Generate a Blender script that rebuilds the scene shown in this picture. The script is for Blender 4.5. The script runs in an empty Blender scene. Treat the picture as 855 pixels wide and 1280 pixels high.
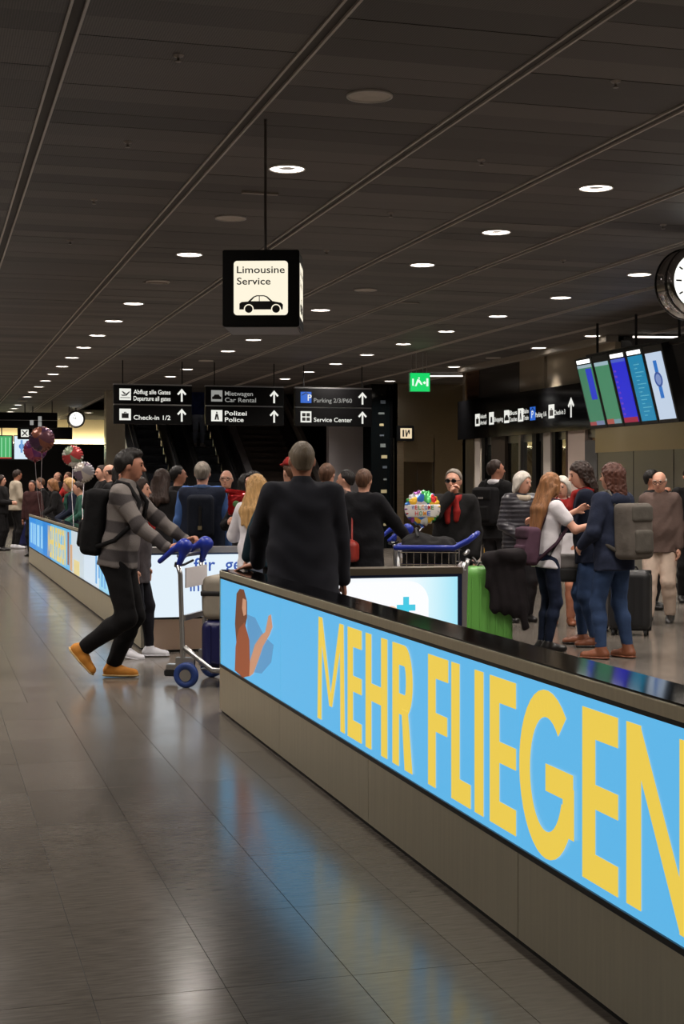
import bpy, bmesh, math, random
import numpy as np
from mathutils import Vector, Matrix

# ------------------------------------------------------------------ camera, world, exposure
SC = bpy.context.scene
COL = SC.collection
F, CX, HY, CAMZ = 1800.0, 427.5, 605.0, 1.53
TH = math.atan(517.5 / 1800)
CT, ST = math.cos(TH), math.sin(TH)
CEIL = 3.90

cam_d = bpy.data.cameras.new('camera')
cam_d.sensor_fit = 'VERTICAL'
cam_d.sensor_height = 36.0
cam_d.sensor_width = 36.0 * 855 / 1280
cam_d.lens = F / 1280 * 36.0
cam_d.shift_y = -35.0 / 1280
cam_d.clip_end = 200
cam = bpy.data.objects.new('camera', cam_d)
COL.objects.link(cam)
cam.location = (0, 0, CAMZ)
cam.rotation_euler = (math.pi / 2, 0, -TH)
SC.camera = cam

world = bpy.data.worlds.new('world')
SC.world = world
world.use_nodes = True
world.node_tree.nodes['Background'].inputs[0].default_value = (0.9, 0.8, 0.7, 1)
world.node_tree.nodes['Background'].inputs[1].default_value = 0.0

SC.view_settings.view_transform = 'Standard'
SC.view_settings.look = 'None'
SC.view_settings.gamma = 1.0
SC.view_settings.use_curve_mapping = False
SC.view_settings.exposure = 0.0
SC.cycles.use_denoising = True
SC.cycles.max_bounces = 7
SC.cycles.glossy_bounces = 4
SC.cycles.transmission_bounces = 6
SC.cycles.sample_clamp_indirect = 3.0
SC.cycles.caustics_reflective = False
SC.cycles.caustics_refractive = False

LAMP_W = 42.0          # watts of one ceiling downlight
LAMP_COL = (1.0, 0.91, 0.83)


def W(u, v, Y):
    """photo pixel + camera depth -> world point (hall axes: y runs along the hall)"""
    X = (u - CX) / F * Y
    return Vector((X * CT + Y * ST, -X * ST + Y * CT, CAMZ - (v - HY) / F * Y))


def yb(u, x=1.88):
    X = (u - CX) / F
    return x * (-X * ST + CT) / (X * CT + ST)


def facing(a):
    """0 = looking away from the camera, 90 = to picture right, 180 = to the camera"""
    return -(TH + math.radians(a))


# ------------------------------------------------------------------ materials
MATS = {}


def lin(c):
    out = []
    for x in c:
        x = x / 255.0
        out.append(x / 12.92 if x <= 0.04045 else ((x + 0.055) / 1.055) ** 2.4)
    return tuple(out)


def mat(name, rgb, rough=0.6, metal=0.0, var=0.0, vscale=8.0, bump=0.0, bscale=60.0, emit=None, es=1.0,
        stretch=None, spec=0.5, coat=0.0, sheen=0.0, trans=0.0, alpha=1.0, aniso=0.0):
    if name in MATS:
        return MATS[name]
    m = bpy.data.materials.new(name)
    m.use_nodes = True
    nt = m.node_tree
    b = nt.nodes['Principled BSDF']
    c = lin(rgb)
    b.inputs['Base Color'].default_value = (*c, 1)
    b.inputs['Roughness'].default_value = rough
    b.inputs['Metallic'].default_value = metal
    b.inputs['Specular IOR Level'].default_value = spec
    b.inputs['Coat Weight'].default_value = coat
    b.inputs['Sheen Weight'].default_value = sheen
    b.inputs['Transmission Weight'].default_value = trans
    b.inputs['Alpha'].default_value = alpha
    b.inputs['Anisotropic'].default_value = aniso
    if emit is not None:
        b.inputs['Emission Color'].default_value = (*lin(emit), 1)
        b.inputs['Emission Strength'].default_value = es
    vec = None
    if var or bump:
        tc = nt.nodes.new('ShaderNodeTexCoord')
        vec = tc.outputs['Object']
        if stretch:
            mp = nt.nodes.new('ShaderNodeMapping')
            mp.inputs['Scale'].default_value = stretch
            nt.links.new(vec, mp.inputs['Vector'])
            vec = mp.outputs['Vector']
    if var:
        n = nt.nodes.new('ShaderNodeTexNoise')
        n.inputs['Scale'].default_value = vscale
        n.inputs['Detail'].default_value = 4
        nt.links.new(vec, n.inputs['Vector'])
        r = nt.nodes.new('ShaderNodeValToRGB')
        r.color_ramp.elements[0].position = 0.3
        r.color_ramp.elements[1].position = 0.7
        r.color_ramp.elements[0].color = (*[x * (1 - var) for x in c], 1)
        r.color_ramp.elements[1].color = (*[min(1, x * (1 + var)) for x in c], 1)
        nt.links.new(n.outputs['Fac'], r.inputs['Fac'])
        nt.links.new(r.outputs['Color'], b.inputs['Base Color'])
    if bump:
        n2 = nt.nodes.new('ShaderNodeTexNoise')
        n2.inputs['Scale'].default_value = bscale
        n2.inputs['Detail'].default_value = 3
        nt.links.new(vec, n2.inputs['Vector'])
        bp = nt.nodes.new('ShaderNodeBump')
        bp.inputs['Strength'].default_value = bump
        bp.inputs['Distance'].default_value = 0.02
        nt.links.new(n2.outputs['Fac'], bp.inputs['Height'])
        nt.links.new(bp.outputs['Normal'], b.inputs['Normal'])
    MATS[name] = m
    return m


def glow(name, rgb, es=1.0):
    """backlit print or lamp glass"""
    return mat(name, (30, 30, 30), rough=0.35, emit=rgb, es=es)


def fabric(name, rgb, var=0.25, bump=0.35, bscale=14):
    return mat(name, rgb, rough=0.9, var=var, vscale=6, bump=bump, bscale=bscale, spec=0.2)


def ramp_material(name, stops, axis, lo, hi, es):
    """backlit film whose printed colour runs along one axis of the object"""
    m = bpy.data.materials.new(name)
    m.use_nodes = True
    nt = m.node_tree
    b = nt.nodes['Principled BSDF']
    b.inputs['Base Color'].default_value = (0.02, 0.02, 0.02, 1)
    b.inputs['Roughness'].default_value = 0.3
    tc = nt.nodes.new('ShaderNodeTexCoord')
    sp = nt.nodes.new('ShaderNodeSeparateXYZ')
    nt.links.new(tc.outputs['Object'], sp.inputs[0])
    mr = nt.nodes.new('ShaderNodeMapRange')
    mr.inputs['From Min'].default_value = lo
    mr.inputs['From Max'].default_value = hi
    nt.links.new(sp.outputs[axis], mr.inputs['Value'])
    r = nt.nodes.new('ShaderNodeValToRGB')
    while len(r.color_ramp.elements) < len(stops):
        r.color_ramp.elements.new(0.5)
    for e, (p, c) in zip(r.color_ramp.elements, stops):
        e.position = p
        e.color = (*lin(c), 1)
    nt.links.new(mr.outputs[0], r.inputs['Fac'])
    nt.links.new(r.outputs['Color'], b.inputs['Emission Color'])
    b.inputs['Emission Strength'].default_value = es
    MATS[name] = m
    return m


# ------------------------------------------------------------------ mesh helpers
class MB:
    def __init__(s):
        s.v, s.f = [], []

    def add(s, vs, fs):
        n = len(s.v)
        s.v += [tuple(x) for x in vs]
        s.f += [tuple(i + n for i in q) for q in fs]
        return s

    def box(s, c, d, R=None):
        hx, hy, hz = d[0] / 2, d[1] / 2, d[2] / 2
        vs = [Vector((x, y, z)) for z in (-hz, hz) for y in (-hy, hy) for x in (-hx, hx)]
        if R is not None:
            vs = [R @ q for q in vs]
        c = Vector(c)
        return s.add([q + c for q in vs], [(0, 2, 3, 1), (4, 5, 7, 6), (0, 1, 5, 4), (2, 6, 7, 3), (0, 4, 6, 2), (1, 3, 7, 5)])

    def span(s, a, b):
        return s.box([(a[i] + b[i]) / 2 for i in range(3)], [abs(b[i] - a[i]) for i in range(3)])

    def cyl(s, p0, p1, r0, r1=None, n=12):
        r1 = r0 if r1 is None else r1
        p0, p1 = Vector(p0), Vector(p1)
        d = (p1 - p0).normalized()
        a = d.orthogonal().normalized()
        b = d.cross(a)
        vs = []
        for p, r in ((p0, r0), (p1, r1)):
            vs += [p + r * (math.cos(t) * a + math.sin(t) * b) for t in [2 * math.pi * i / n for i in range(n)]]
        fs = [(i, (i + 1) % n, n + (i + 1) % n, n + i) for i in range(n)]
        fs += [tuple(range(n - 1, -1, -1)), tuple(range(n, 2 * n))]
        return s.add(vs, fs)

    def tube(s, pts, r, n=8):
        pts = [Vector(p) for p in pts]
        vs, fs = [], []
        prev = None
        for i, p in enumerate(pts):
            d = (pts[min(i + 1, len(pts) - 1)] - pts[max(i - 1, 0)]).normalized()
            a = d.orthogonal().normalized() if prev is None else (prev - prev.dot(d) * d).normalized()
            prev = a
            b = d.cross(a)
            vs += [p + r * (math.cos(2 * math.pi * k / n) * a + math.sin(2 * math.pi * k / n) * b) for k in range(n)]
        for i in range(len(pts) - 1):
            for k in range(n):
                fs.append((i * n + k, i * n + (k + 1) % n, (i + 1) * n + (k + 1) % n, (i + 1) * n + k))
        fs += [tuple(range(n - 1, -1, -1)), tuple(range((len(pts) - 1) * n, len(pts) * n))]
        return s.add(vs, fs)

    def prism(s, pts, o, ax, ay, dv):
        o, ax, ay, dv = Vector(o), Vector(ax), Vector(ay), Vector(dv)
        n = len(pts)
        a = [o + ax * x + ay * y for x, y in pts]
        vs = a + [q + dv for q in a]
        fs = [tuple(range(n - 1, -1, -1)), tuple(range(n, 2 * n))]
        fs += [(i, (i + 1) % n, n + (i + 1) % n, n + i) for i in range(n)]
        return s.add(vs, fs)

    def lathe(s, prof, c=(0, 0, 0), axis=(0, 0, 1), n=32, close=False):
        c, ax = Vector(c), Vector(axis).normalized()
        a = ax.orthogonal().normalized()
        b = ax.cross(a)
        m = len(prof)
        vs, fs = [], []
        for r, z in prof:
            vs += [c + ax * z + r * (math.cos(2 * math.pi * k / n) * a + math.sin(2 * math.pi * k / n) * b) for k in range(n)]
        for i in range(m - 1 + (1 if close else 0)):
            j = (i + 1) % m
            for k in range(n):
                fs.append((i * n + k, i * n + (k + 1) % n, j * n + (k + 1) % n, j * n + k))
        return s.add(vs, fs)

    def ball(s, c, r, n=12, R=None):
        rx, ry, rz = (r, r, r) if not hasattr(r, '__len__') else r
        vs, fs = [], []
        m = n // 2 + 1
        c = Vector(c)
        for i in range(m):
            ph = math.pi * i / (m - 1)
            for k in range(n):
                t = 2 * math.pi * k / n
                q = Vector((rx * math.sin(ph) * math.cos(t), ry * math.sin(ph) * math.sin(t), rz * math.cos(ph)))
                vs.append(c + (R @ q if R is not None else q))
        for i in range(m - 1):
            for k in range(n):
                fs.append((i * n + k, (i + 1) * n + k, (i + 1) * n + (k + 1) % n, i * n + (k + 1) % n))
        return s.add(vs, fs)

    def mesh(s, name, bevel=0.0, smooth=False):
        me = bpy.data.meshes.new(name)
        me.from_pydata(s.v, [], s.f)
        bm = bmesh.new()
        bm.from_mesh(me)
        bmesh.ops.remove_doubles(bm, verts=bm.verts, dist=1e-6)
        bmesh.ops.dissolve_degenerate(bm, dist=1e-6, edges=bm.edges)
        bmesh.ops.recalc_face_normals(bm, faces=bm.faces)
        if bevel:
            bmesh.ops.bevel(bm, geom=list(bm.edges), offset=bevel, segments=2, affect='EDGES', clamp_overlap=True)
        bm.to_mesh(me)
        bm.free()
        if smooth:
            me.polygons.foreach_set('use_smooth', [True] * len(me.polygons))
        return me

    def build(s, name, material, parent=None, bevel=0.0, smooth=False):
        return obj(name, s.mesh(name, bevel, smooth), material, parent)


def obj(name, me, material=None, parent=None):
    o = bpy.data.objects.new(name, me)
    COL.objects.link(o)
    if material is not None and me is not None and len(me.materials) == 0:
        me.materials.append(material)
    if parent is not None:
        o.parent = parent
    return o


def tag(o, label, cat, group=None):
    o['label'] = label
    o['category'] = cat
    if group:
        o['group'] = group
    return o


def thing(name, label, cat, loc=(0, 0, 0), rz=0.0, group=None):
    o = bpy.data.objects.new(name, None)
    COL.objects.link(o)
    o.location = loc
    o.rotation_euler = (0, 0, rz)
    o.empty_display_size = 0.1
    return tag(o, label, cat, group)


def struct(o):
    o['kind'] = 'structure'
    return o


def stuff(o):
    o['kind'] = 'stuff'
    return o


def copy_tree(o, parent=None):
    c = o.copy()
    COL.objects.link(c)
    c.parent = parent
    for ch in list(o.children):
        copy_tree(ch, c)
    return c


def txt(parent, string, o, ax, ay, material, height=None, width=None, name='lettering', depth=0.002, shear=0, center=False):
    """flat raised lettering; o = lower left corner, ax/ay = unit vectors of the writing"""
    cu = bpy.data.curves.new('t', 'FONT')
    cu.body = string
    cu.size = 1.0
    cu.resolution_u = 3
    cu.offset = 0.010
    t = bpy.data.objects.new('t', cu)
    COL.objects.link(t)
    me = bpy.data.meshes.new_from_object(t.evaluated_get(bpy.context.evaluated_depsgraph_get()))
    bpy.data.objects.remove(t)
    bpy.data.curves.remove(cu)
    co = np.empty(len(me.vertices) * 3)
    me.vertices.foreach_get('co', co)
    co = co.reshape(-1, 3)
    co[:, 0] -= co[:, 0].min()
    w0 = co[:, 0].max()
    k = height / 0.73 if height else width / w0
    kx = width / w0 if width else k
    ax, ay = Vector(ax), Vector(ay)
    nn = ax.cross(ay).normalized()
    if center:
        o = Vector(o) - ax * (w0 * kx / 2)
    P = np.array(o)[None] + co[:, :1] * kx * np.array(ax)[None] + co[:, 1:2] * k * np.array(ay)[None] + np.array(nn)[None] * depth
    me.vertices.foreach_set('co', P.ravel())
    me.update()
    me.materials.clear()
    return obj(name, me, material, parent)


XV, YV, ZV = Vector((1, 0, 0)), Vector((0, 1, 0)), Vector((0, 0, 1))

# common materials
steel = mat('brushed_steel', (186, 170, 146), rough=0.34, metal=1.0, var=0.12, vscale=3, bump=0.06, bscale=40, stretch=(1, 1, 30))
steel_base = mat('steel_base', (232, 226, 206), rough=0.42, metal=1.0, var=0.04, vscale=2, bump=0.03, bscale=30, stretch=(1, 25, 1))
steel_mirror = mat('polished_steel', (210, 200, 180), rough=0.24, metal=1.0, bump=0.12, bscale=1.3)
steel_dark = mat('dark_steel', (176, 178, 174), rough=0.30, metal=1.0, bump=0.10, bscale=1.1)
chrome = mat('chrome', (205, 205, 205), rough=0.10, metal=1.0)
alu = mat('aluminium', (190, 190, 190), rough=0.32, metal=1.0)
black_gloss = mat('black_gloss', (10, 10, 11), rough=0.07, spec=0.6)
black_satin = mat('black_satin', (12, 12, 13), rough=0.35)
black_matt = mat('black_matt', (14, 13, 13), rough=0.7)
rubber = mat('rubber', (18, 18, 18), rough=0.8)
white_print = glow('white_print', (245, 245, 238), 1.0)
cream_glow = glow('cream_glow', (255, 246, 226), 1.0)
blue_plastic = mat('blue_plastic', (26, 48, 150), rough=0.35)
# ================================================================== STRUCTURE
random.seed(4)
# ---- floor: slab + tiles
TX, TY, TX0, TY0 = 0.40, 0.75, 0.87, 4.30
fl = MB()
fl.span((-7, -8, -0.12), (16, 60, -0.006))
floor_mat_joint = mat('floor_joint', (58, 54, 50), rough=0.5)
floor = struct(fl.build('floor', floor_mat_joint))


def tile_material(name, island):
    m = bpy.data.materials.new(name)
    m.use_nodes = True
    nt = m.node_tree
    b = nt.nodes['Principled BSDF']
    geo = nt.nodes.new('ShaderNodeNewGeometry')
    n = nt.nodes.new('ShaderNodeTexNoise')
    mp = nt.nodes.new('ShaderNodeMapping')
    mp.inputs['Scale'].default_value = (2.0, 14.0, 1.0)
    n.inputs['Scale'].default_value = 5.0
    n.inputs['Detail'].default_value = 6
    nt.links.new(geo.outputs['Position'], mp.inputs['Vector'])
    nt.links.new(mp.outputs['Vector'], n.inputs['Vector'])
    r = nt.nodes.new('ShaderNodeValToRGB')
    r.color_ramp.elements[0].position = 0.25
    r.color_ramp.elements[1].position = 0.8
    r.color_ramp.elements[0].color = (*lin((92, 86, 80)), 1)
    r.color_ramp.elements[1].color = (*lin((124, 117, 108)), 1)
    nt.links.new(n.outputs['Fac'], r.inputs['Fac'])
    # every slab a touch lighter or darker than its neighbours
    mul = nt.nodes.new('ShaderNodeMix')
    mul.data_type = 'RGBA'
    mul.blend_type = 'MULTIPLY'
    mul.inputs['Factor'].default_value = 1.0
    if island:
        src = geo.outputs['Random Per Island']
    else:
        src = nt.nodes.new('ShaderNodeObjectInfo').outputs['Random']
    mr = nt.nodes.new('ShaderNodeMapRange')
    mr.inputs['To Min'].default_value = 0.88
    mr.inputs['To Max'].default_value = 1.05
    nt.links.new(src, mr.inputs['Value'])
    nt.links.new(r.outputs['Color'], mul.inputs['A'])
    nt.links.new(mr.outputs[0], mul.inputs['B'])
    nt.links.new(mul.outputs['Result'], b.inputs['Base Color'])
    n2 = nt.nodes.new('ShaderNodeTexNoise')
    n2.inputs['Scale'].default_value = 3.0
    n2.inputs['Detail'].default_value = 5
    nt.links.new(geo.outputs['Position'], n2.inputs['Vector'])
    mr2 = nt.nodes.new('ShaderNodeMapRange')
    mr2.inputs['To Min'].default_value = 0.13
    mr2.inputs['To Max'].default_value = 0.25
    nt.links.new(n2.outputs['Fac'], mr2.inputs['Value'])
    nt.links.new(mr2.outputs[0], b.inputs['Roughness'])
    bp = nt.nodes.new('ShaderNodeBump')
    bp.inputs['Strength'].default_value = 0.02
    bp.inputs['Distance'].default_value = 0.01
    nt.links.new(n.outputs['Fac'], bp.inputs['Height'])
    b.inputs['Specular IOR Level'].default_value = 0.6
    return m


tile_m1, tile_m2 = tile_material('floor_tile', False), tile_material('floor_tile_far', True)


def in_view(x, y, z, mu=40):
    Yc = x * ST + y * CT
    Xc = x * CT - y * ST
    if Yc < 1:
        return None
    u = CX + F * Xc / Yc
    v = HY + F * (CAMZ - z) / Yc
    return Yc if (-mu < u < 855 + mu and -mu < v < 1280 + mu) else None


tiles = []
for j in range(-4, 70):
    y0 = TY0 + j * TY
    off = 0.0 if y0 < 10.2 else 0.2
    for i in range(-12, 36):
        x0 = TX0 + off + i * TX
        d = in_view(x0 + .2, y0 + .37, 0, 60)
        # hidden behind the near counter
        tiles.append((d if d is not None else 900 + abs(x0), x0, y0))
tiles.sort()
g = 0.0014
tb = MB()
tb.box((0, 0, -0.006), (TX - 2 * g, TY - 2 * g, 0.012))
tile_me = tb.mesh('tile')
tile_me.materials.append(tile_m1)
rest = MB()
for k, (d, x0, y0) in enumerate(tiles):
    if k < 290:
        o = obj('tile', tile_me, None, floor)
        o.location = (x0 + TX / 2, y0 + TY / 2, 0)
    elif y0 < 56 and -6 < x0 < 15:
        x1, y1 = x0 + TX - g, y0 + TY - g
        rest.add([(x0 + g, y0 + g, 0), (x1, y0 + g, 0), (x1, y1, 0), (x0 + g, y1, 0)], [(0, 1, 2, 3)])
me = bpy.data.meshes.new('far_tiles')
me.from_pydata(rest.v, [], rest.f)
stuff(obj('far_tiles', me, tile_m2, floor))

# ---- ceiling: slab, perforated metal panels, rails
PX, PX0 = 1.28, 0.715
PY = 0.32
ESC_X0, ESC_Y = 4.75, 36.9            # ceiling opens over the escalators
cs = MB()
cs.span((-7, -8, CEIL + .03), (16, ESC_Y, CEIL + .3))
cs.span((-7, ESC_Y, CEIL + .03), (ESC_X0, 60, CEIL + .3))
cs.span((ESC_X0, 47, CEIL + .03), (9, 60, CEIL + .3))
ceiling = struct(cs.build('ceiling', mat('ceiling_void', (22, 20, 19), rough=0.9)))


def panel_material(name, island):
    m = bpy.data.materials.new(name)
    m.use_nodes = True
    nt = m.node_tree
    b = nt.nodes['Principled BSDF']
    geo = nt.nodes.new('ShaderNodeNewGeometry')
    src = geo.outputs['Random Per Island'] if island else nt.nodes.new('ShaderNodeObjectInfo').outputs['Random']
    r = nt.nodes.new('ShaderNodeValToRGB')
    r.color_ramp.elements[0].color = (*lin((70, 65, 62)), 1)
    r.color_ramp.elements[1].color = (*lin((106, 99, 95)), 1)
    nt.links.new(src, r.inputs['Fac'])
    # fine expanded metal: slots running along the hall
    wv = nt.nodes.new('ShaderNodeTexWave')
    wv.bands_direction = 'X'
    wv.inputs['Scale'].default_value = 22.0
    wv.inputs['Distortion'].default_value = 0.6
    wv.inputs['Detail'].default_value = 1
    nt.links.new(geo.outputs['Position'], wv.inputs['Vector'])
    mr = nt.nodes.new('ShaderNodeMapRange')
    mr.inputs['To Min'].default_value = 0.62
    mr.inputs['To Max'].default_value = 1.0
    nt.links.new(wv.outputs['Fac'], mr.inputs['Value'])
    mul = nt.nodes.new('ShaderNodeMix')
    mul.data_type = 'RGBA'
    mul.blend_type = 'MULTIPLY'
    mul.inputs['Factor'].default_value = 1.0
    nt.links.new(r.outputs['Color'], mul.inputs['A'])
    nt.links.new(mr.outputs[0], mul.inputs['B'])
    nt.links.new(mul.outputs['Result'], b.inputs['Base Color'])
    b.inputs['Roughness'].default_value = 0.6
    return m


pan_m1, pan_m2 = panel_material('ceiling_panel', False), panel_material('ceiling_panel_far', True)
pans = []
for k in range(-6, 12):
    for j in range(-10, 190):
        x0, y0 = PX0 + k * PX, j * PY
        if y0 + PY > ESC_Y and x0 + PX > ESC_X0:
            continue
        d = in_view(x0 + PX / 2, y0 + PY / 2, CEIL, 60)
        pans.append((d if d is not None else 900 + abs(x0), x0, y0))
pans.sort()
pm = MB()
pm.box((0, 0, 0.011), (PX - 0.09, PY - 0.004, 0.022))
pan_me = pm.mesh('panel')
pan_me.materials.append(pan_m1)
rest = MB()
for k, (d, x0, y0) in enumerate(pans):
    dz = random.uniform(0, 0.0035)
    if k < 290:
        o = obj('panel', pan_me, None, ceiling)
        o.location = (x0 + PX / 2, y0 + PY / 2, CEIL + dz)
    else:
        a, b_ = x0 + .045, x0 + PX - .045
        rest.add([(a, y0 + .002, CEIL + dz), (a, y0 + PY - .002, CEIL + dz), (b_, y0 + PY - .002, CEIL + dz), (b_, y0 + .002, CEIL + dz)], [(0, 1, 2, 3)])
me = bpy.data.meshes.new('far_panels')
me.from_pydata(rest.v, [], rest.f)
stuff(obj('far_panels', me, pan_m2, ceiling))

rail_mat = mat('rail', (196, 188, 182), rough=0.5, metal=0.0)
groove_mat = mat('groove', (78, 73, 70), rough=0.8)
for n, k in enumerate(range(-5, 10)):
    x = PX0 + k * PX
    y1 = ESC_Y if x > ESC_X0 else 54
    t = MB()
    t.span((x - .045, -6, CEIL - .012), (x - .030, y1, CEIL + .03))
    t.span((x + .030, -6, CEIL - .012), (x + .045, y1, CEIL + .03))
    ro = struct(t.build('trim_%d' % (n + 1), rail_mat))
    t = MB()
    t.span((x - .030, -6, CEIL + .004), (x + .030, y1, CEIL + .03))
    t.build('groove', groove_mat, ro)

# ---- enclosing walls
grey_wall = mat('grey_wall', (190, 176, 150), rough=0.7)
dark_wall = mat('dark_wall', (26, 24, 23), rough=0.5)
white_wall = mat('white_wall', (205, 200, 205), rough=0.6, var=0.03, vscale=0.8)
w = MB(); w.span((-7.2, -8, 0), (-7, 60, 4.0)); struct(w.build('wall_left', grey_wall))
w = MB(); w.span((-7, -8.2, 0), (16, -8, 4.0)); struct(w.build('wall_back', grey_wall))
# far wall of the hall, left of the escalators: black below, cream above a light cove
w = MB(); w.span((-7, 54, 0), (8.5, 54.3, 3.02)); wf = struct(w.build('wall_far', mat('far_black', (16, 15, 15), rough=0.35)))
w = MB(); w.span((-7, 54.32, 3.02), (8.5, 54.6, 3.93)); struct(w.build('wall_far_upper', mat('cream_wall', (236, 222, 186), rough=0.7)))
w = MB(); w.span((-6.5, 54.08, 3.03), (8.4, 54.28, 3.06)); cove = struct(w.build('trim_cove', glow('cove_glow', (255, 236, 190), 16.0)))
# shaft behind the escalators
w = MB(); w.span((6.0, 47, 0), (14, 47.3, 8)); w.span((4.4, 47, CEIL + .03), (6.0, 47.3, 8)); struct(w.build('wall_escalator_end', dark_wall))
w = MB(); w.span((4.4, 36.9, 4.2), (4.7, 47, 8)); struct(w.build('wall_shaft_left', dark_wall))
w = MB(); w.span((10.6, 33.4, 4.2), (10.8, 47, 8)); struct(w.build('wall_shaft_right', dark_wall))
w = MB(); w.span((4.4, 36.9, 8), (14, 47.3, 8.2)); struct(w.build('wall_shaft_top', dark_wall))
# polished pier left of the escalators
w = MB(); w.span((4.32, 36.6, 0), (4.80, 37.0, CEIL + .02)); struct(w.build('wall_pier', steel_mirror))
# white wall between stairs and glass column
w = MB(); w.span((9.72, 35.0, 0), (10.62, 35.25, CEIL + .03)); struct(w.build('wall_white', white_wall))
# sloped side wall of the staircase (white flank under a grey string)
w = MB()
w.prism([(35.3, 0), (45, 0), (45, 7.2), (35.3, 1.62)], (9.60, 0, 0), YV, ZV, (0.12, 0, 0))
struct(w.build('wall_stair_flank', mat('flank_grey', (176, 168, 164), rough=0.5)))

# ---- elevator lobby (stainless block behind the right wall)
EY = 32.2
ex0, ex1 = 10.62, 13.4
doorx0, doorx1 = W(503, 0, 34).x, W(545, 0, 34).x
w = MB()
w.span((ex0, EY, 0), (doorx0 - .16, EY + .3, CEIL + .03))
w.span((doorx1 + .02, EY, 0), (ex1, EY + .3, CEIL + .03))
w.span((doorx0 - .16, EY, 2.62), (doorx1 + .02, EY + .3, CEIL + .03))
lw = struct(w.build('wall_lobby', steel_mirror))
m = MB(); m.span((doorx0, EY + .10, 0), (doorx1, EY + .16, 2.05)); dr = struct(m.build('door_1', mat('lift_door', (120, 108, 92), rough=0.3, metal=1.0)))
m = MB(); m.span((doorx0 - .16, EY - .015, 0), (doorx0, EY + .2, 2.62)); m.build('door_frame', steel, dr)
m = MB(); m.span((doorx0, EY + .02, 2.05), (doorx1, EY + .2, 2.62)); m.build('door_header', steel_mirror, dr)
m = MB(); m.span((doorx0 + (doorx1 - doorx0) * .5 - .004, EY + .09, 0), (doorx0 + (doorx1 - doorx0) * .5 + .004, EY + .101, 2.05)); m.build('door_gap', black_matt, dr)
w = MB(); w.span((ex1, 27.6, 0), (ex1 + .2, EY + .3, CEIL + .03)); struct(w.build('wall_lobby_right', steel_mirror))

# black glass column; pale plates imitate bright reflections in the glass by colour
cxa, cxb = W(461, 0, 34.3).x, W(488, 0, 34.3).x
w = MB(); w.span((cxa, 32.6, 0), (cxb, 33.2, CEIL + .03)); gc = struct(w.build('wall_glass_column', mat('dark_glass', (12, 16, 18), rough=0.08)))
for i in range(12):
    z = .55 + i * .27 + random.uniform(-.05, .05)
    wd = random.uniform(.06, .16)
    xc = cxa + (cxb - cxa) * random.uniform(.5, .7)
    m = MB(); m.box((xc, 32.592, z), (wd, .012, random.uniform(.03, .09)))
    m.build('painted_gleam', mat('gleam_tone_%d' % (i % 3), [(200, 190, 150), (120, 130, 130), (90, 100, 110)][i % 3], rough=.25), gc)
m = MB(); m.span((cxb - .03, 32.56, 0), (cxb + .03, 32.66, CEIL)); m.build('edge_strip', black_gloss, gc)

# ---- right wall: doors with sign panel above, then a steel-clad block
RX = 10.5
def ry(u):
    return yb(u, RX)
# pale beam along the ceiling
w = MB(); w.span((RX - .12, ry(766), CEIL - .10), (RX + .1, 27.6, CEIL + .02)); struct(w.build('trim_beam', mat('beam', (150, 142, 132), rough=0.5)))
# upper mirrored and glazed strip
ups = [(577, 598, 'mirror'), (598, 648, 'dark'), (648, 679, 'beige'), (682, 768, 'beige')]
wr = MB(); wr.span((RX + .12, ry(768), 3.21), (RX + .3, 27.6, CEIL - .08)); wru = struct(wr.build('wall_right_upper', dark_wall))
for a, b_, k in ups:
    m = MB(); m.span((RX + .02, ry(b_) + .01, 3.215), (RX + .125, ry(a) - .01, CEIL - .1))
    m.build('panel', {'mirror': mat('copper_mirror', (150, 110, 80), rough=.1, metal=1, bump=.25, bscale=2), 'dark': mat('dark_panel', (40, 36, 33), rough=.15),
                      'beige': mat('beige_panel', (150, 138, 120), rough=.10)}[k], wru)
# side return of the block seen at its far end
w = MB(); w.span((RX, 27.45, 0), (ex1, 27.6, CEIL)); struct(w.build('wall_return', steel_mirror))
# doorway zone: posts, panes, lit room behind
dw = MB()
dw.span((RX + .06, ry(745), 2.30), (RX + .2, 27.45, 2.46))
dwo = struct(dw.build('wall_right_doors', steel_dark))
def post(ua, ub, m_, z1=2.44, x0=0.0, x1=.14, name='post'):
    m = MB(); m.span((RX + x0, ry(ub), 0), (RX + x1, ry(ua), z1)); return m.build(name, m_, dwo)
pale = mat('pale_post', (178, 170, 162), rough=.45)
post(578, 592, steel_mirror)
post(593.5, 600, pale)
post(602, 606, black_satin)
post(614, 631, mat('brown_post', (62, 54, 48), rough=.35))
post(648, 650.5, alu)
post(665, 670, black_satin)
post(676, 679, black_satin)
post(679, 688, pale)
post(690, 694, black_satin)
post(707, 710, mat('brown_post2', (70, 52, 44), rough=.4))
post(710, 731, mat('pale_panel', (196, 178, 168), rough=.5), name='door_panel')
post(731, 747, mat('grey_post', (84, 84, 84), rough=.4), z1=2.25)
glass = mat('pane_glass', (200, 215, 210), rough=0.03, trans=1.0, spec=.5)
for a, b_ in ((606, 614), (631, 648), (650.5, 665), (694, 707)):
    m = MB(); m.span((RX + .07, ry(b_), .05), (RX + .082, ry(a), 2.3)); m.build('pane', glass, dwo)
m = MB(); m.span((RX + .05, ry(688), .95), (RX + .12, ry(603), 1.0)); m.build('push_rail', alu, dwo)
# room beyond the doors
w = MB(); w.span((13.0, 21, 0), (13.2, 27.4, 3.2)); struct(w.build('wall_room_back', mat('room_wall', (170, 140, 110), rough=.6)))
w = MB(); w.span((RX + .2, 21.2, 2.6), (13.2, 27.4, 2.7)); struct(w.build('ceiling_room', mat('room_ceiling', (150, 140, 130), rough=.7)))
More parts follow.
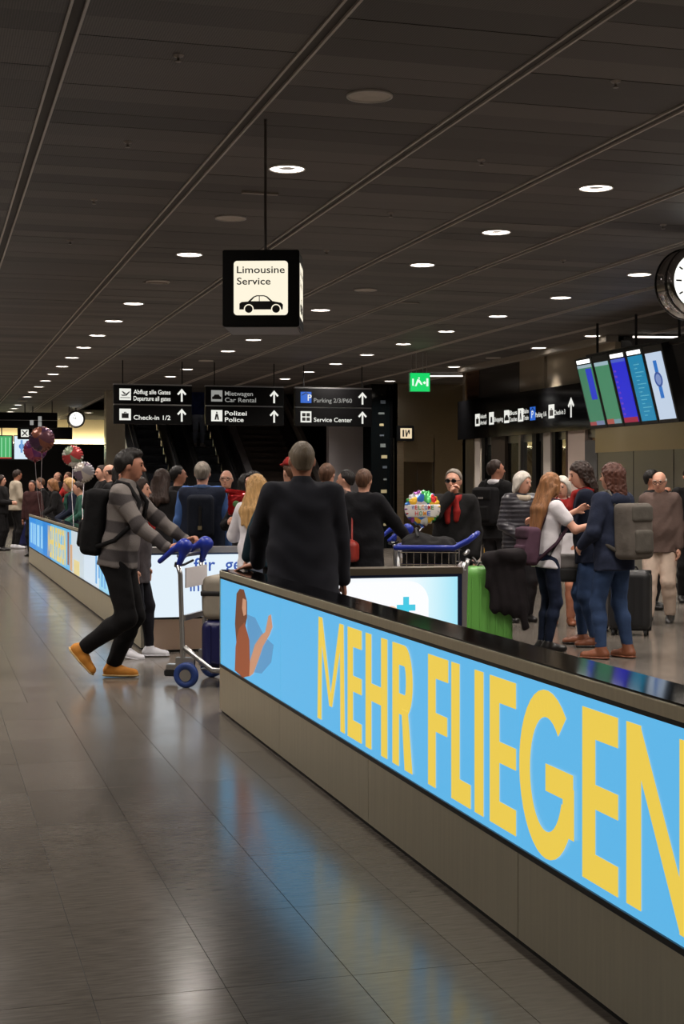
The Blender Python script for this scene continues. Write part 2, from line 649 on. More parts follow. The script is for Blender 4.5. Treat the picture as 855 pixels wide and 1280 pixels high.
# steel-clad block on the right
yA = ry(746)
w = MB()
w.span((RX, -8, 0), (RX + .25, yA, 2.04))
rb = struct(w.build('wall_right', steel_dark))
m = MB(); m.span((RX - .03, -8, 2.04), (RX + .25, yA, 2.43)); m.build('upper_band', mat('polished_band', (214, 202, 178), rough=.28, metal=1, bump=.3, bscale=1.6), rb)
for i in range(8):
    yy = yA - .02 - i * 1.25
    m = MB(); m.span((RX - .004, yy - .012, 0.08), (RX + .002, yy, 2.04)); m.build('joint', black_matt, rb)
m = MB(); m.span((RX - .012, -8, 0), (RX, yA, .08)); m.build('plinth', black_matt, rb)
w = MB(); w.span((14, -8, 0), (14.2, 21, CEIL)); struct(w.build('wall_right_far', mat('right_far', (48, 42, 38), rough=.6)))
w = MB(); w.span((RX + .25, 21.0, 2.43), (14, 21.2, CEIL)); struct(w.build('wall_right_return', mat('right_ret', (48, 42, 38), rough=.6)))

# ================================================================== CEILING FITTINGS
ring_glow = glow('ring_glow', (255, 244, 232), 7.0)
lamp_rim = mat('lamp_rim', (200, 195, 190), rough=.4)
lamp_core = mat('lamp_core', (120, 112, 106), rough=.5, emit=(200, 190, 180), es=0.10)
rim_me = MB().lathe([(.135, .03), (.142, .0), (.142, -.010), (.130, -.012), (.128, .0)], n=28).mesh('rim', smooth=True); rim_me.materials.append(lamp_rim)
ring_me = MB().lathe([(.128, -.004), (.070, -.006), (.066, .006), (.128, .01)], n=28, close=True).mesh('diffuser_ring'); ring_me.materials.append(ring_glow)
core_me = MB().lathe([(.0005, .002), (.068, .0), (.068, .02)], n=24).mesh('centre_disc'); core_me.materials.append(lamp_core)
off_me = MB().lathe([(.0005, -.002), (.128, -.004), (.128, .01)], n=28).mesh('cover'); off_me.materials.append(mat('unlit_cover', (190, 180, 170), rough=.5, var=.1))
ld = bpy.data.lights.new('downlight', 'AREA')
ld.shape = 'DISK'
ld.size = 0.22
ld.energy = LAMP_W
ld.color = LAMP_COL
ld.spread = math.radians(146)
ld2 = ld.copy()
ld2.spread = math.radians(58)
ld2.energy = LAMP_W * .7
ld_ring = ld.copy()
ld_ring.size = .05
ld_ring.energy = LAMP_W / 6

COLS = {2.59: 'limousine sign', 5.13: 'exit sign', 7.72: 'wall clock', 10.2: 'right wall'}
GY = [8.4 + 2.1 * i for i in range(20)]
OFF = {(2.59, 0), (2.59, 2), (2.59, 4), (2.59, 16), (5.13, 4), (5.13, 6), (5.13, 9), (10.2, 8)}
SKIP = {(10.2, 5), (5.13, 12)}


def downlight(x, y, lit, group, label):
    out = in_view(x, y, CEIL, 25) is None          # rows of the same ceiling that run on outside the picture
    r = thing(('ceiling_light_offscreen' if out else 'ceiling_light') if lit else 'unlit_ceiling_light', label, 'ceiling light', (x, y, CEIL), 0, group)
    obj('rim', rim_me, None, r)
    if lit:
        obj('diffuser_ring', ring_me, None, r)
        obj('centre_disc', core_me, None, r)
        near_ = y < 15.5 and not out          # close enough to see the dark middle: light leaves the ring only
        for q in range(6 if near_ else 1):
            l = bpy.data.objects.new('lamp_offscreen' if out else 'lamp', ld_ring if near_ else (ld2 if x > 10 and y < 28 else ld))
            COL.objects.link(l)
            l.parent = r
            t_ = q * math.pi / 3
            l.location = (.098 * math.cos(t_), .098 * math.sin(t_), -.02) if near_ else (0, 0, -.02)
    else:
        obj('cover', off_me, None, r)
    return r


ROWLAB = {2.59: 'round ring downlight in the ceiling row running over the limousine sign',
          5.13: 'round ring downlight in the second ceiling row, beside the row over the limousine sign',
          7.72: 'round ring downlight in the third ceiling row, passing the large station clock',
          10.2: 'round ring downlight in the ceiling row closest to the glazed right wall'}
for x in COLS:
    for i, y in enumerate(GY):
        if y > 34.5 and x > 4.7: continue
        if (x > 7 and y > 32) or (x, i) in SKIP: continue
        lit = (x, i) not in OFF
        downlight(x, y, lit, ('lit ' if lit else 'unlit ') + 'downlights of the row near %s' % COLS[x],
                  ROWLAB[x] if lit else ROWLAB[x].replace('round ring downlight', 'dark unlit round fitting'))
for x in COLS:                                   # the rows go on behind the viewer
    for y in (6.3, 4.2, 2.1, 0.0):
        if x == 2.59: continue
        downlight(x, y, True, 'downlights overhead', ROWLAB[x].replace('downlight', 'downlight, overhead,'))
for y in [2.1 * i for i in range(4, 24)]:
    downlight(0.03, y, True, 'downlights above the open aisle', 'round ring downlight in the ceiling row above the open aisle')
for y in [2.1 * i for i in range(-1, 24, 2)]:
    downlight(0.03 - 2.55, y, True, 'downlights of the left row', 'round ring downlight in the ceiling row along the left side of the hall')
downlight(5.13, 48.3, True, 'lit downlights of the row near exit sign', ROWLAB[5.13])

# sprinklers
spr_me = MB().lathe([(.045, .0), (.04, -.012), (.012, -.016), (.010, -.045), (.026, -.05), (.026, -.056), (.0005, -.056)], n=14).mesh('sprinkler_head', smooth=True)
spr_me.materials.append(mat('sprinkler', (140, 132, 126), rough=.35, metal=.6))
for x, rows, nm in ((1.33, (7.9, 10.0, 12.1, 14.2), 'left of the limousine sign'), (3.89, (7.7, 9.84, 11.98, 14.1), 'right of the limousine sign'), (6.46, (9.7, 11.84, 14.0), 'before the station clock')):
    for y in rows:
        o = obj('sprinkler', spr_me)
        o.location = (x, y, CEIL + .002)
        o.scale = (.7, .7, .7)
        tag(o, 'small metal sprinkler in the ceiling panel bay %s' % nm, 'sprinkler', 'sprinklers ' + nm)
# slot diffusers
for (u, v) in ((325, 241), (195, 353), (510, 378)):
    p = W(u, v, (CEIL - CAMZ) * F / (HY - v))
    m = MB().box((0, 0, 0), (.30, .05, .016)).mesh('slot'); m.materials.append(mat('slot_grey', (150, 140, 132), rough=.5))
    o = obj('ceiling_slot', m); o.location = (p.x, p.y, CEIL - .004)
    tag(o, 'narrow grey slot plate set in the dark ceiling panels', 'ceiling slot', 'ceiling slot plates')
# linear lamp above the screens, and a glowing bar by the exit sign
for nm, (xa, ya, xb, yb_), lab in (('linear_light', (10.7, 20.6, 12.9, 20.2), 'long thin white ceiling tube above the row of tilted screens'),
                                  ('linear_light', (10.35, 29.3, 11.3, 29.0), 'long thin white glowing bar beside the green exit sign')):
    c = Vector(((xa + xb) / 2, (ya + yb_) / 2, CEIL - .04))
    L = math.hypot(xb - xa, yb_ - ya)
    r = thing(nm, lab, 'ceiling light', c, math.atan2(yb_ - ya, xb - xa))
    m = MB(); m.box((0, 0, .02), (L, .07, .03)); m.build('housing', alu, r)
    m = MB(); m.box((0, 0, -.005), (L - .02, .05, .022)); m.build('diffuser', glow('linear_glow', (255, 244, 230), 3.0), r)

# ---- lamp of the lit room seen through the glass doors
def panel_lamp(label, c, sx, sy, watts, col, name='panel_light'):
    r = thing(name, label, 'ceiling light', c)
    m = MB(); m.box((0, 0, .03), (sx + .06, sy + .06, .05)); m.build('housing', alu, r)
    m = MB(); m.box((0, 0, 0), (sx, sy, .012)); m.build('diffuser', glow('panel_glow', (255, 250, 244), 3.0), r)
    d = bpy.data.lights.new('panel_lamp', 'AREA'); d.shape = 'RECTANGLE'; d.size = sx; d.size_y = sy; d.energy = watts; d.color = col
    l = bpy.data.objects.new('lamp', d); COL.objects.link(l); l.parent = r; l.location = (0, 0, -.02)
    return r


panel_lamp('flat ceiling lamp in the lit room behind the glass doors', (11.25, 26.3, 2.54), .6, .5, 40, (1, .88, .72))
# ================================================================== COUNTER BARRIERS WITH LIGHT BOXES
BX, BT = 1.88, 0.19
MOD = 1.69
NX = -YV                                   # writing direction on faces that look to -x

film_near = glow('film_blue', (92, 180, 230), 1.0)
film_woman = glow('film_sky', (146, 206, 235), 1.0)
letter_y = glow('letter_yellow', (234, 202, 78), 1.0)


def L_poly(ch, w, h, t):
    """letter as list of polygons in metres, origin lower left"""
    R = lambda a, b, c, d: [(a, b), (c, b), (c, d), (a, d)]
    if ch == 'E': return [R(0, 0, t, h), R(t, 0, w, t), R(t, h / 2 - t * .42, w, h / 2 + t * .42), R(t, h - t, w, h)]
    if ch == 'F': return [R(0, 0, t, h), R(t, h / 2 - t * .42, w * .95, h / 2 + t * .42), R(t, h - t, w, h)]
    if ch == 'L': return [R(0, 0, t, h), R(t, 0, w, t)]
    if ch == 'I': return [R(0, 0, w, h)]
    if ch == 'H': return [R(0, 0, t, h), R(w - t, 0, w, h), R(t, h / 2 - t * .45, w - t, h / 2 + t * .45)]
    if ch == 'N': return [R(0, 0, t, h), R(w - t, 0, w, h), [(t * .0, h), (t * .95, h), (w, 0), (w - t * .95, 0)]]
    if ch == 'M':
        return [[(0, 0), (t * .85, 0), (t * 1.0, h), (t * .25, h)], [(w - t * .85, 0), (w, 0), (w - t * .25, h), (w - t, h)],
                [(t * .25, h), (t * 1.05, h), (w / 2 + t * .3, h * .18), (w / 2 - t * .3, h * .18)],
                [(w - t * 1.05, h), (w - t * .25, h), (w / 2 + t * .3, h * .18), (w / 2 - t * .3, h * .18)]]
    def arc(cx, cy, rx, ry, a0, a1, t_, n=14):
        out = []
        for i in range(n):
            p, q = math.radians(a0 + (a1 - a0) * i / n), math.radians(a0 + (a1 - a0) * (i + 1) / n)
            out.append([(cx + rx * math.cos(p), cy + ry * math.sin(p)), (cx + rx * math.cos(q), cy + ry * math.sin(q)),
                        (cx + (rx - t_) * math.cos(q), cy + (ry - t_) * math.sin(q)), (cx + (rx - t_) * math.cos(p), cy + (ry - t_) * math.sin(p))])
        return out
    if ch == 'R':
        k = h * .285
        o = [R(0, 0, t, h), R(t, h - t, w - k * .7, h), R(t, h - 2 * k, w - k * .7, h - 2 * k + t)]
        o += arc(w - k * .72, h - k, k * .72, k, -90, 90, t * .98)
        o.append([(w - t * 1.15, 0), (w, 0), (w * .78, h - 2 * k + t * .3), (w * .78 - t * .95, h - 2 * k + t * .3)])
        return o
    if ch == 'G':
        o = arc(w / 2, h / 2, w / 2, h / 2 + .012, 48, 338, t, 30)
        o += [R(w * .5, h * .40, w * .97, h * .40 + t), R(w - t, h * .18, w * .985, h * .40 + t * .5)]
        return o
    return []


def letter(ch, parent, x, ya, yb2, z0, z1, m, t, y_off):
    w, h = ya - yb2, z1 - z0
    b = MB()
    for q, poly in enumerate(L_poly(ch, w, h, t)):
        b.prism(poly, (x - q * .00012, ya - y_off, z0), NX, ZV, (-.0012, 0, 0))
    return b.build('letter', m, parent)


def barrier(name, label, y0, n, films, group=None, end_face=None):
    """counter running along the hall; y0 = end nearer to the viewer, n modules"""
    r = thing(name, label, 'counter', (BX, y0, 0), 0, group)
    L = n * MOD
    m = MB(); m.span((.02, .01, .0), (BT - .02, L - .01, .86)); m.build('core', black_matt, r)
    m = MB(); m.span((.012, 0, 0), (BT - .012, L, .022)); m.build('plinth', black_matt, r)
    for i in range(n):
        a, b = i * MOD + .002, (i + 1) * MOD - .002
        m = MB(); m.span((0, a, .022), (.03, b, .308)); m.build('base_panel', steel_base, r, bevel=.001)
        m = MB(); m.span((BT - .03, a, .022), (BT, b, .90)); m.build('rear_panel', steel_base, r)
        m = MB(); m.span((.006, a + .0005, .327), (.04, b - .0005, .898)); m.build('light_panel', films[i % len(films)], r)
    m = MB(); m.span((-.002, 0, .308), (.035, L, .327)); m.build('lower_frame', black_satin, r)
    m = MB(); m.span((-.002, 0, .898), (.035, L, .912)); m.build('upper_frame', black_satin, r)
    m = MB(); m.span((-.004, 0, .912), (.03, L, .951)); m.build('fascia', steel_base, r, bevel=.002)
    m = MB(); m.span((.004, 0, .90), (BT + .004, L, .957)); m.build('worktop', black_gloss, r, bevel=.003)
    for yy in (0, L):
        s_ = -1 if yy == 0 else 1
        m = MB(); m.span((0, yy, .022), (BT, yy + s_ * .012, .912)); m.build('end_panel', steel_base, r)
    return r


NEAR_Y1 = 9.497
near = barrier('light_box_counter', 'long counter with glowing blue panels and big yellow letters on steel base', NEAR_Y1 - 5 * MOD, 5, [film_near])
nb = NEAR_Y1 - 5 * MOD
spans = [('M', 396, 430), ('E', 433.6, 451), ('H', 456, 483), ('R', 489.5, 515), ('F', 534, 559), ('L', 563, 587), ('I', 592, 603),
         ('E', 611, 643.6), ('G', 648.4, 718.5), ('E', 726.5, 771), ('N', 781.5, 869)]
for ch, ua, ub in spans:
    letter(ch, near, .0045, yb(ua), yb(ub), .355, .865, letter_y, .086, nb)
# printed woman with raised arm on the end panel
yw = lambda u: yb(u) - nb
def decal(parent, name, pts, x, m):
    b = MB(); b.prism(pts, (x, 0, 0), YV, ZV, (-.0010, 0, 0)); return b.build(name, m, parent)
def uvz(u, v):                              # pixel on the counter front -> (local y, z)
    X = (u - CX) / F
    Y = BX / (X * CT + ST)
    return (yb(u) - nb, CAMZ - (v - HY) / F * Y)
hair_p = glow('print_hair', (122, 70, 44), .8); skin_p = glow('print_skin', (206, 150, 118), .9); dress_p = glow('print_dress', (160, 84, 52), .8)
shade_p = glow('print_shade', (88, 150, 196), 1.0)
decal(near, 'printed_backdrop', [uvz(*p) for p in ((308, 768), (318, 772), (330, 796), (341, 806), (338, 828), (326, 842), (314, 840), (309, 815))], .0055, shade_p)
decal(near, 'printed_hair', [uvz(*p) for p in ((295, 742), (299, 736), (304, 737), (308, 752), (308, 772), (304, 790), (300, 812), (295, 806), (293, 780))], .0045, hair_p)
decal(near, 'printed_face', [uvz(*p) for p in ((303, 748), (307, 750), (307, 768), (304, 770), (302, 760))], .0033, skin_p)
decal(near, 'printed_dress', [uvz(*p) for p in ((298, 786), (305, 778), (311, 800), (312, 845), (303, 847), (293, 838), (294, 808))], .0035, dress_p)
decal(near, 'printed_arm', [uvz(*p) for p in ((311, 846), (312, 826), (318, 806), (326, 794), (331, 790), (335, 770), (338, 768), (340, 784), (336, 794), (328, 808), (322, 826), (316, 842))], .0033, skin_p)
m = MB(); m.lathe([(.0005, .002), (.011, .0015), (.012, 0)], c=(.10, yb(446, 1.98) - nb, .957), n=16); m.build('stud', chrome, near)

# far run of the same counter
FAR_Y0 = 13.25
far = barrier('light_box_counter', 'far counter run with glowing panels, people leaning on its black top', FAR_Y0, 9,
              [glow('film_white', (206, 226, 246), 1.0), film_woman,
               glow('film_pale', (206, 222, 236), 1.0), glow('film_pale2', (200, 214, 222), .95), film_near, film_near, glow('film_cobalt', (34, 132, 212), 1.0), glow('film_cobalt2', (60, 150, 220), 1.0), glow('film_azure', (40, 140, 222), 1.0)])
fy = lambda u: yb(u) - FAR_Y0
bar_blue = glow('bar_blue', (96, 166, 220), 1.0)
for i in range(13):
    u = 119 + i * 3.6
    m = MB(); m.span((.0045, fy(u + 1.7), .37 + .08 * (i % 3 == 1)), (.003, fy(u), .86 - .1 * (i % 4 == 2))); m.build('printed_bar', bar_blue, far)
for (a, b, c, zz0, zz1) in ((84, 86, (150, 92, 70), .40, .86), (87, 90, (214, 170, 130), .34, .70), (92, 99, (232, 214, 150), .33, .52)):
    m = MB(); m.span((.0045, fy(b), zz0), (.003, fy(a), zz1)); m.build('printed_figure', glow('fig_%d' % a, c, .9), far)
ly0 = yb(59.5)
k = (yb(59.5) - yb(82)) / (yb(396) - yb(869))
for ch, ua, ub in spans:
    a = ly0 - (yb(396) - yb(ua)) * k; b = ly0 - (yb(396) - yb(ub)) * k
    letter(ch, far, .0045, a, b, .36, .86, letter_y, .08, FAR_Y0)
for i, (a, b) in enumerate(((38, 40), (41, 42.2), (43, 44.4), (46, 49), (51, 53))):
    m = MB(); m.span((.0045, fy(b), .42), (.003, fy(a), .80)); m.build('printed_bar', glow('bar_pale', (150, 205, 240), 1.0), far)

# end face of the far run (white display with blue words), stands across the hall
ex_l, ex_r = BX + .03, W(318, 0, 13.0).x
endc = thing('end_counter', 'counter end with white glowing display and blue words above a steel base', 'counter', (ex_l, 13.02, 0))
EL = ex_r - ex_l
m = MB(); m.span((0, .02, 0), (EL, .21, .90)); m.build('core', black_matt, endc)
m = MB(); m.span((0, 0, .022), (EL, .03, .30)); m.build('base_panel', mat('steel_warm', (240, 212, 188), rough=.36, metal=1, bump=.05, bscale=30, stretch=(20, 1, 1)), endc)
m = MB(); m.span((0, .005, .318), (EL, .04, .885)); m.build('light_panel', mat('display_white', (40, 40, 40), rough=.2, emit=(226, 240, 250), es=1.0), endc)
m = MB(); m.span((0, -.003, .300), (EL, .03, .318)); m.build('lower_frame', black_satin, endc)
m = MB(); m.span((0, -.003, .885), (EL, .03, .90)); m.build('upper_frame', mat('frame_blue', (30, 60, 110), rough=.4), endc)
m = MB(); m.span((-.01, -.01, .90), (EL + .01, .21, .952)); m.build('worktop', alu, endc, bevel=.003)
word = glow('word_blue', (40, 82, 170), 1.0)
def on_end(u, v):
    return Vector((W(u, v, 13.25).x - ex_l, .0035, W(u, v, 13.25).z))
txt(endc, 'für', on_end(240, 713), XV, ZV, word, height=.125)
txt(endc, 'ge', on_end(281, 713), XV, ZV, word, height=.125)
txt(endc, 'd', on_end(233, 725), XV, ZV, word, height=.10)
txt(endc, 'in', on_end(235, 738), XV, ZV, word, height=.10)
txt(endc, 'd', on_end(252, 738), XV, ZV, word, height=.10)

# inner display with the plus sign, across the aisle behind the near counter
px0, px1, PYc = 2.50, 3.58, 9.42
pc = thing('display_counter', 'steel counter with bright white and pale cyan screen showing a plus sign', 'counter', (px0, PYc, 0))
PL = px1 - px0
m = MB(); m.span((0, .03, 0), (PL, .22, .93)); m.build('core', steel_base, pc)
m = MB(); m.span((0, 0, 0), (PL, .03, .30)); m.build('base_panel', steel_base, pc)
m = MB(); m.span((0, 0, .30), (PL, .035, .905)); m.build('frame', mat('frame_navy', (14, 30, 64), rough=.3), pc)
m = MB(); m.span((.03, -.004, .33), (PL - .035, .02, .885)); m.build('screen', ramp_material('screen_cyan', [(0, (250, 252, 255)), (.62, (246, 251, 255)), (.78, (214, 244, 252)), (1, (150, 224, 246))], 0, 0, PL, 1.0), pc)
def on_plus(u, v):
    Yp = (px0 * ST + PYc * CT) + (u - 430) * 0.0005
    return W(u, v, 9.9).x - px0, W(u, v, 9.9).z
a, b = on_plus(540, 735); c2, d2 = on_plus(540, 790)
pts = []
xa, za = on_plus(420, 727); xb, zb = on_plus(540, 790)
n = 10
pts = [(.04, .34), (xb, .34), (xb, za - .10)] + [(xb - .14 + .14 * math.cos(math.pi / 2 * i / n), za - .14 + .14 * math.sin(math.pi / 2 * i / n)) for i in range(n + 1)] + [(.04, za)]
m = MB(); m.prism(pts, (0, -.0045, 0), XV, ZV, (0, -.0008, 0)); m.build('printed_card', glow('card_white', (252, 253, 255), 1.0), pc)
cx_, cz_ = on_plus(509, 760)
m = MB(); m.box((cx_, -.006, cz_), (.135, .001, .042)); m.box((cx_, -.006, cz_), (.042, .001, .15)); m.build('printed_plus', glow('plus_cyan', (70, 200, 226), 1.0), pc)
qx, qz = on_plus(489, 762)
m = MB(); m.prism([(qx + .05 * math.cos(t / 8 * math.pi), qz - .02 + .045 * math.sin(t / 8 * math.pi)) for t in range(9)], (0, -.0055, 0), XV, ZV, (0, -.001, 0)); m.build('printed_dot', glow('dot_orange', (240, 200, 170), 1.0), pc)
m = MB(); m.span((-.005, -.006, .905), (PL + .005, .225, .95)); m.build('worktop', mat('steel_top', (150, 140, 125), rough=.3, metal=1), pc, bevel=.003)
m = MB(); m.span((PL, 0, 0), (PL + .035, .22, .93)); m.build('side_post', alu, pc)

# ================================================================== HANGING SIGNS
sign_black = mat('sign_black', (10, 10, 11), rough=.45, spec=.15)
sign_white = glow('sign_white', (236, 236, 228), 1.0)
sign_dim = glow('sign_dim', (150, 150, 146), .9)
sign_blue = glow('sign_blue', (40, 100, 200), 1.0)
ink = mat('sign_ink', (16, 15, 14), rough=.6)


def arrow(parent, o, ax, s, m):
    ax = Vector(ax)
    nrm = ax.cross(ZV)
    p = [(-.07, -.5), (.07, -.5), (.07, .2), (.26, 0), (.36, .1), (0, .5), (-.36, .1), (-.26, 0), (-.07, .2)]
    b = MB(); b.prism([(x * s, z * s) for x, z in p], Vector(o) + nrm * .001, ax, ZV, nrm * .002)
    return b.build('arrow', m, parent)


def icon(parent, o, ax, s, m, glyph):
    """square pictogram field with a black glyph, o = centre"""
    ax = Vector(ax); nrm = ax.cross(ZV); o = Vector(o)
    b = MB(); b.prism([(-s / 2, -s / 2), (s / 2, -s / 2), (s / 2, s / 2), (-s / 2, s / 2)], o + nrm * .001, ax, ZV, nrm * .002)
    f = b.build('pictogram', m, parent)
    b = MB()
    for poly in glyph:
        b.prism([(x * s, z * s) for x, z in poly], o + nrm * .0032, ax, ZV, nrm * .001)
    b.build('glyph', ink, f)
    return f


G_PLANE = [[(-.38, -.05), (.02, -.02), (.34, .26), (.42, .22), (.12, -.12), (-.25, -.14)], [(-.1, .02), (-.3, .26), (-.2, .26), (.12, .04)], [(-.42, -.32), (.42, -.32), (.42, -.26), (-.42, -.26)]]
G_CASE = [[(-.3, -.32), (.3, -.32), (.3, .1), (-.3, .1)], [(-.1, .1), (-.1, .22), (.1, .22), (.1, .1), (.05, .1), (.05, .16), (-.05, .16), (-.05, .1)]]
G_CAR = [[(-.42, -.3), (.42, -.3), (.42, -.08), (.3, -.05), (.18, .12), (-.18, .12), (-.3, -.05), (-.42, -.08)]]
G_MAN = [[(-.06, .2), (.06, .2), (.06, .34), (-.06, .34)], [(-.2, -.36), (-.05, -.36), (0, -.05), (.05, -.36), (.2, -.36), (.1, .16), (-.1, .16)]]
G_GRID = [[(-.36 + i * .4, -.36 + j * .4), (-.04 + i * .4, -.36 + j * .4), (-.04 + i * .4, -.06 + j * .4), (-.36 + i * .4, -.06 + j * .4)] for i in range(2) for j in range(2)]
G_ROOF = [[(-.4, .14), (0, .38), (.4, .14), (.4, .22), (0, .46), (-.4, .22)]]
G_BAG = [[(-.22, -.34), (.22, -.34), (.16, .12), (-.16, .12)]]


def hung_sign(ua, ub, label, rows):
    a, b = W(ua, 483, 28), W(ub, 483, 28)
    yS = 27.6
    # same picture columns on one plane across the hall
    xa, xb = [yS * ((u - CX) / F * CT + ST) / (-(u - CX) / F * ST + CT) for u in (ua, ub)]
    wd = xb - xa
    r = thing('hanging_sign', label, 'sign', ((xa + xb) / 2, yS, 2.68), 0)
    for i, z0 in enumerate((0.0, .385)):
        m = MB(); m.span((-wd / 2, 0, z0), (wd / 2, .14, z0 + .36)); m.build('sign_box', sign_black, r, bevel=.006)
    m = MB(); m.span((-wd / 2 + .01, .02, .36), (wd / 2 - .01, .12, .385)); m.build('divider', alu, r)
    m = MB(); m.span((-wd / 2, .01, .745), (wd / 2, .13, .772)); m.build('top_rail', alu, r)
    for sx in (-1, 1):
        m = MB(); m.cyl((sx * wd * .38, .07, .77), (sx * wd * .38, .07, CEIL - 2.68), .012, n=8); m.build('hanger_rod', black_satin, r)
    for z0, (gl, gm, lines, tm) in zip((.385, 0.0), rows):
        icon(r, (-wd / 2 + .22, 0, z0 + .18), XV, .22, gm, gl)
        for q, t in enumerate(lines):
            zz = z0 + (.19 - q * .125 if len(lines) == 2 else .085)
            txt(r, t, (-wd / 2 + .38, -.002, zz), XV, ZV, tm, height=.088, width=min(.062 * len(t), wd - .80))
        arrow(r, (wd / 2 - .2, -.001, z0 + .18), XV, .25, sign_white)
    return r


hung_sign(142, 240, 'black hanging sign reading Abflug alle Gates and Check-in over the escalators',
          [(G_PLANE, sign_white, ['Abflug alle Gates', 'Departure all gates'], sign_white), (G_CASE, sign_white, ['Check-in 1/2'], sign_white)])
hung_sign(257, 355, 'black hanging sign reading Mietwagen Car Rental and Polizei Police',
          [(G_CAR, sign_dim, ['Mietwagen', 'Car Rental'], sign_dim), (G_MAN, sign_white, ['Polizei', 'Police'], sign_white)])
s3 = hung_sign(369, 465, 'black hanging sign with blue parking symbol, reading Parking and Service Center',
               [(G_ROOF, sign_blue, ['Parking 2/3/P60'], sign_dim), (G_GRID, sign_white, ['Service Center'], sign_white)])
txt(s3, 'P', (-.67 + .13, -.006, .50), XV, ZV, sign_white, height=.13)

# limousine cube
p = W(326, 360, 9.13)
S = .487
lr = thing('limousine_sign', 'black cube sign with cream panel, car picture and words Limousine Service', 'sign', (p.x, p.y, W(0, 408, 9.13).z), -TH - math.radians(1.6))
m = MB(); m.span((-S / 2, 0, 0), (S / 2, S, S)); m.build('box', mat('cube_black', (11, 10, 9), rough=.35), lr, bevel=.006)
m = MB(); m.span((-S / 2 + .015, .015, -.004), (S / 2 - .015, S - .015, .004)); m.build('bottom_plate', mat('bottom_grey', (128, 128, 130), rough=.5), lr)
def rrect(x0, z0, x1, z1, r, n=6):
    o = []
    for (cx, cz, a0) in ((x1 - r, z1 - r, 0), (x0 + r, z1 - r, 90), (x0 + r, z0 + r, 180), (x1 - r, z0 + r, 270)):
        o += [(cx + r * math.cos(math.radians(a0 + 90 * i / n)), cz + r * math.sin(math.radians(a0 + 90 * i / n))) for i in range(n + 1)]
    return o
panel_c = glow('limo_panel', (255, 246, 222), 1.0)
car_pts = [(-.40, -.21), (-.40, -.10), (-.36, -.07), (-.24, -.06), (-.14, .03), (-.08, .055), (.06, .055), (.12, .035), (.22, -.055), (.38, -.085), (.415, -.12), (.41, -.21)]
for face in range(4):
    R = Matrix.Rotation(face * math.pi / 2, 3, 'Z')
    ax = R @ XV; nrm = ax.cross(ZV)
    o = Vector((0, S / 2, S / 2)) + nrm * (S / 2)
    b = MB(); b.prism(rrect(-.172, -.172, .172, .172, .022), o - nrm * .001, ax, ZV, nrm * .0022)
    pn = b.build('panel', panel_c, lr)
    txt(pn, 'Limousine', o + ax * -.152 + ZV * .095, ax, ZV, ink, height=.046, width=.304)
    txt(pn, 'Service', o + ax * -.152 + ZV * .022, ax, ZV, ink, height=.046, width=.214)
    b = MB()
    sc = .34
    b.prism([(x * sc, z * sc) for x, z in car_pts], o + nrm * .0014 + ZV * -.065, ax, ZV, nrm * .0008)
    b.build('car_body', ink, pn)
    for win in ([(-.185, -.055), (-.115, .018), (-.065, .036), (-.035, .036), (-.035, -.055)], [(-.02, -.055), (-.02, .036), (.05, .036), (.1, .02), (.175, -.055)]):
        b = MB(); b.prism([(x * sc, z * sc) for x, z in win], o + nrm * .0023 + ZV * -.065, ax, ZV, nrm * .0004)
        b.build('car_window', panel_c, pn)
    for wx in (-.225, .285):
        for rr, mm, dd in ((.092, panel_c, .0023), (.072, ink, .0028)):
            b = MB(); b.prism([(wx * sc + rr * sc * math.cos(t * math.pi / 10), -.21 * sc + rr * sc * math.sin(t * math.pi / 10)) for t in range(20)], o + nrm * dd + ZV * -.062, ax, ZV, nrm * .0004)
            b.build('car_wheel', mm, pn)
m = MB(); m.cyl((.01, .24, S), (.01, .24, CEIL - lr.location.z), .009, n=10); m.build('hanger_rod', mat('rod_grey', (92, 86, 82), rough=.5), lr)
m = MB(); m.cyl((.01, .24, S), (.01, .24, S + .02), .04, n=14); m.build('rod_collar', black_satin, lr)

# exit sign
p = W(525, 478, 25.9)
er = thing('exit_sign', 'small green glowing exit sign with white running figure hung from ceiling', 'sign', (p.x, p.y, p.z - .17), -TH * .6)
m = MB(); m.span((-.185, 0, 0), (.185, .1, .345)); m.build('box', mat('exit_box', (20, 90, 50), rough=.4), er)
m = MB(); m.span((-.178, -.004, .007), (.178, .001, .338)); m.build('face', glow('exit_green', (22, 214, 104), 1.0), er)
b = MB()
for poly in ([(-.15, -.08), (-.12, -.08), (-.12, .08), (-.15, .08)], [(-.10, -.09), (-.07, -.09), (-.03, .01), (.02, -.06), (.05, -.05), (-.01, .06), (-.05, .07)], [(-.035, .08), (-.005, .08), (-.005, .11), (-.035, .11)],
             [(.05, -.01), (.09, .03), (.09, .01), (.11, .01), (.11, -.03), (.09, -.03), (.09, -.05)], [(.12, -.09), (.16, -.09), (.16, .09), (.12, .09)]):
    b.prism([(x * .95, z * .8) for x, z in poly], (0, -.0045, .172), XV, ZV, (0, -.001, 0))
b.build('running_figure', glow('exit_white', (236, 255, 240), 1.0), er)
for x in (-.15, -.06, .06, .13):
    m = MB(); m.cyl((x, .05, .34), (x, .05, CEIL - er.location.z), .006, n=6); m.build('hanger_rod', alu, er)

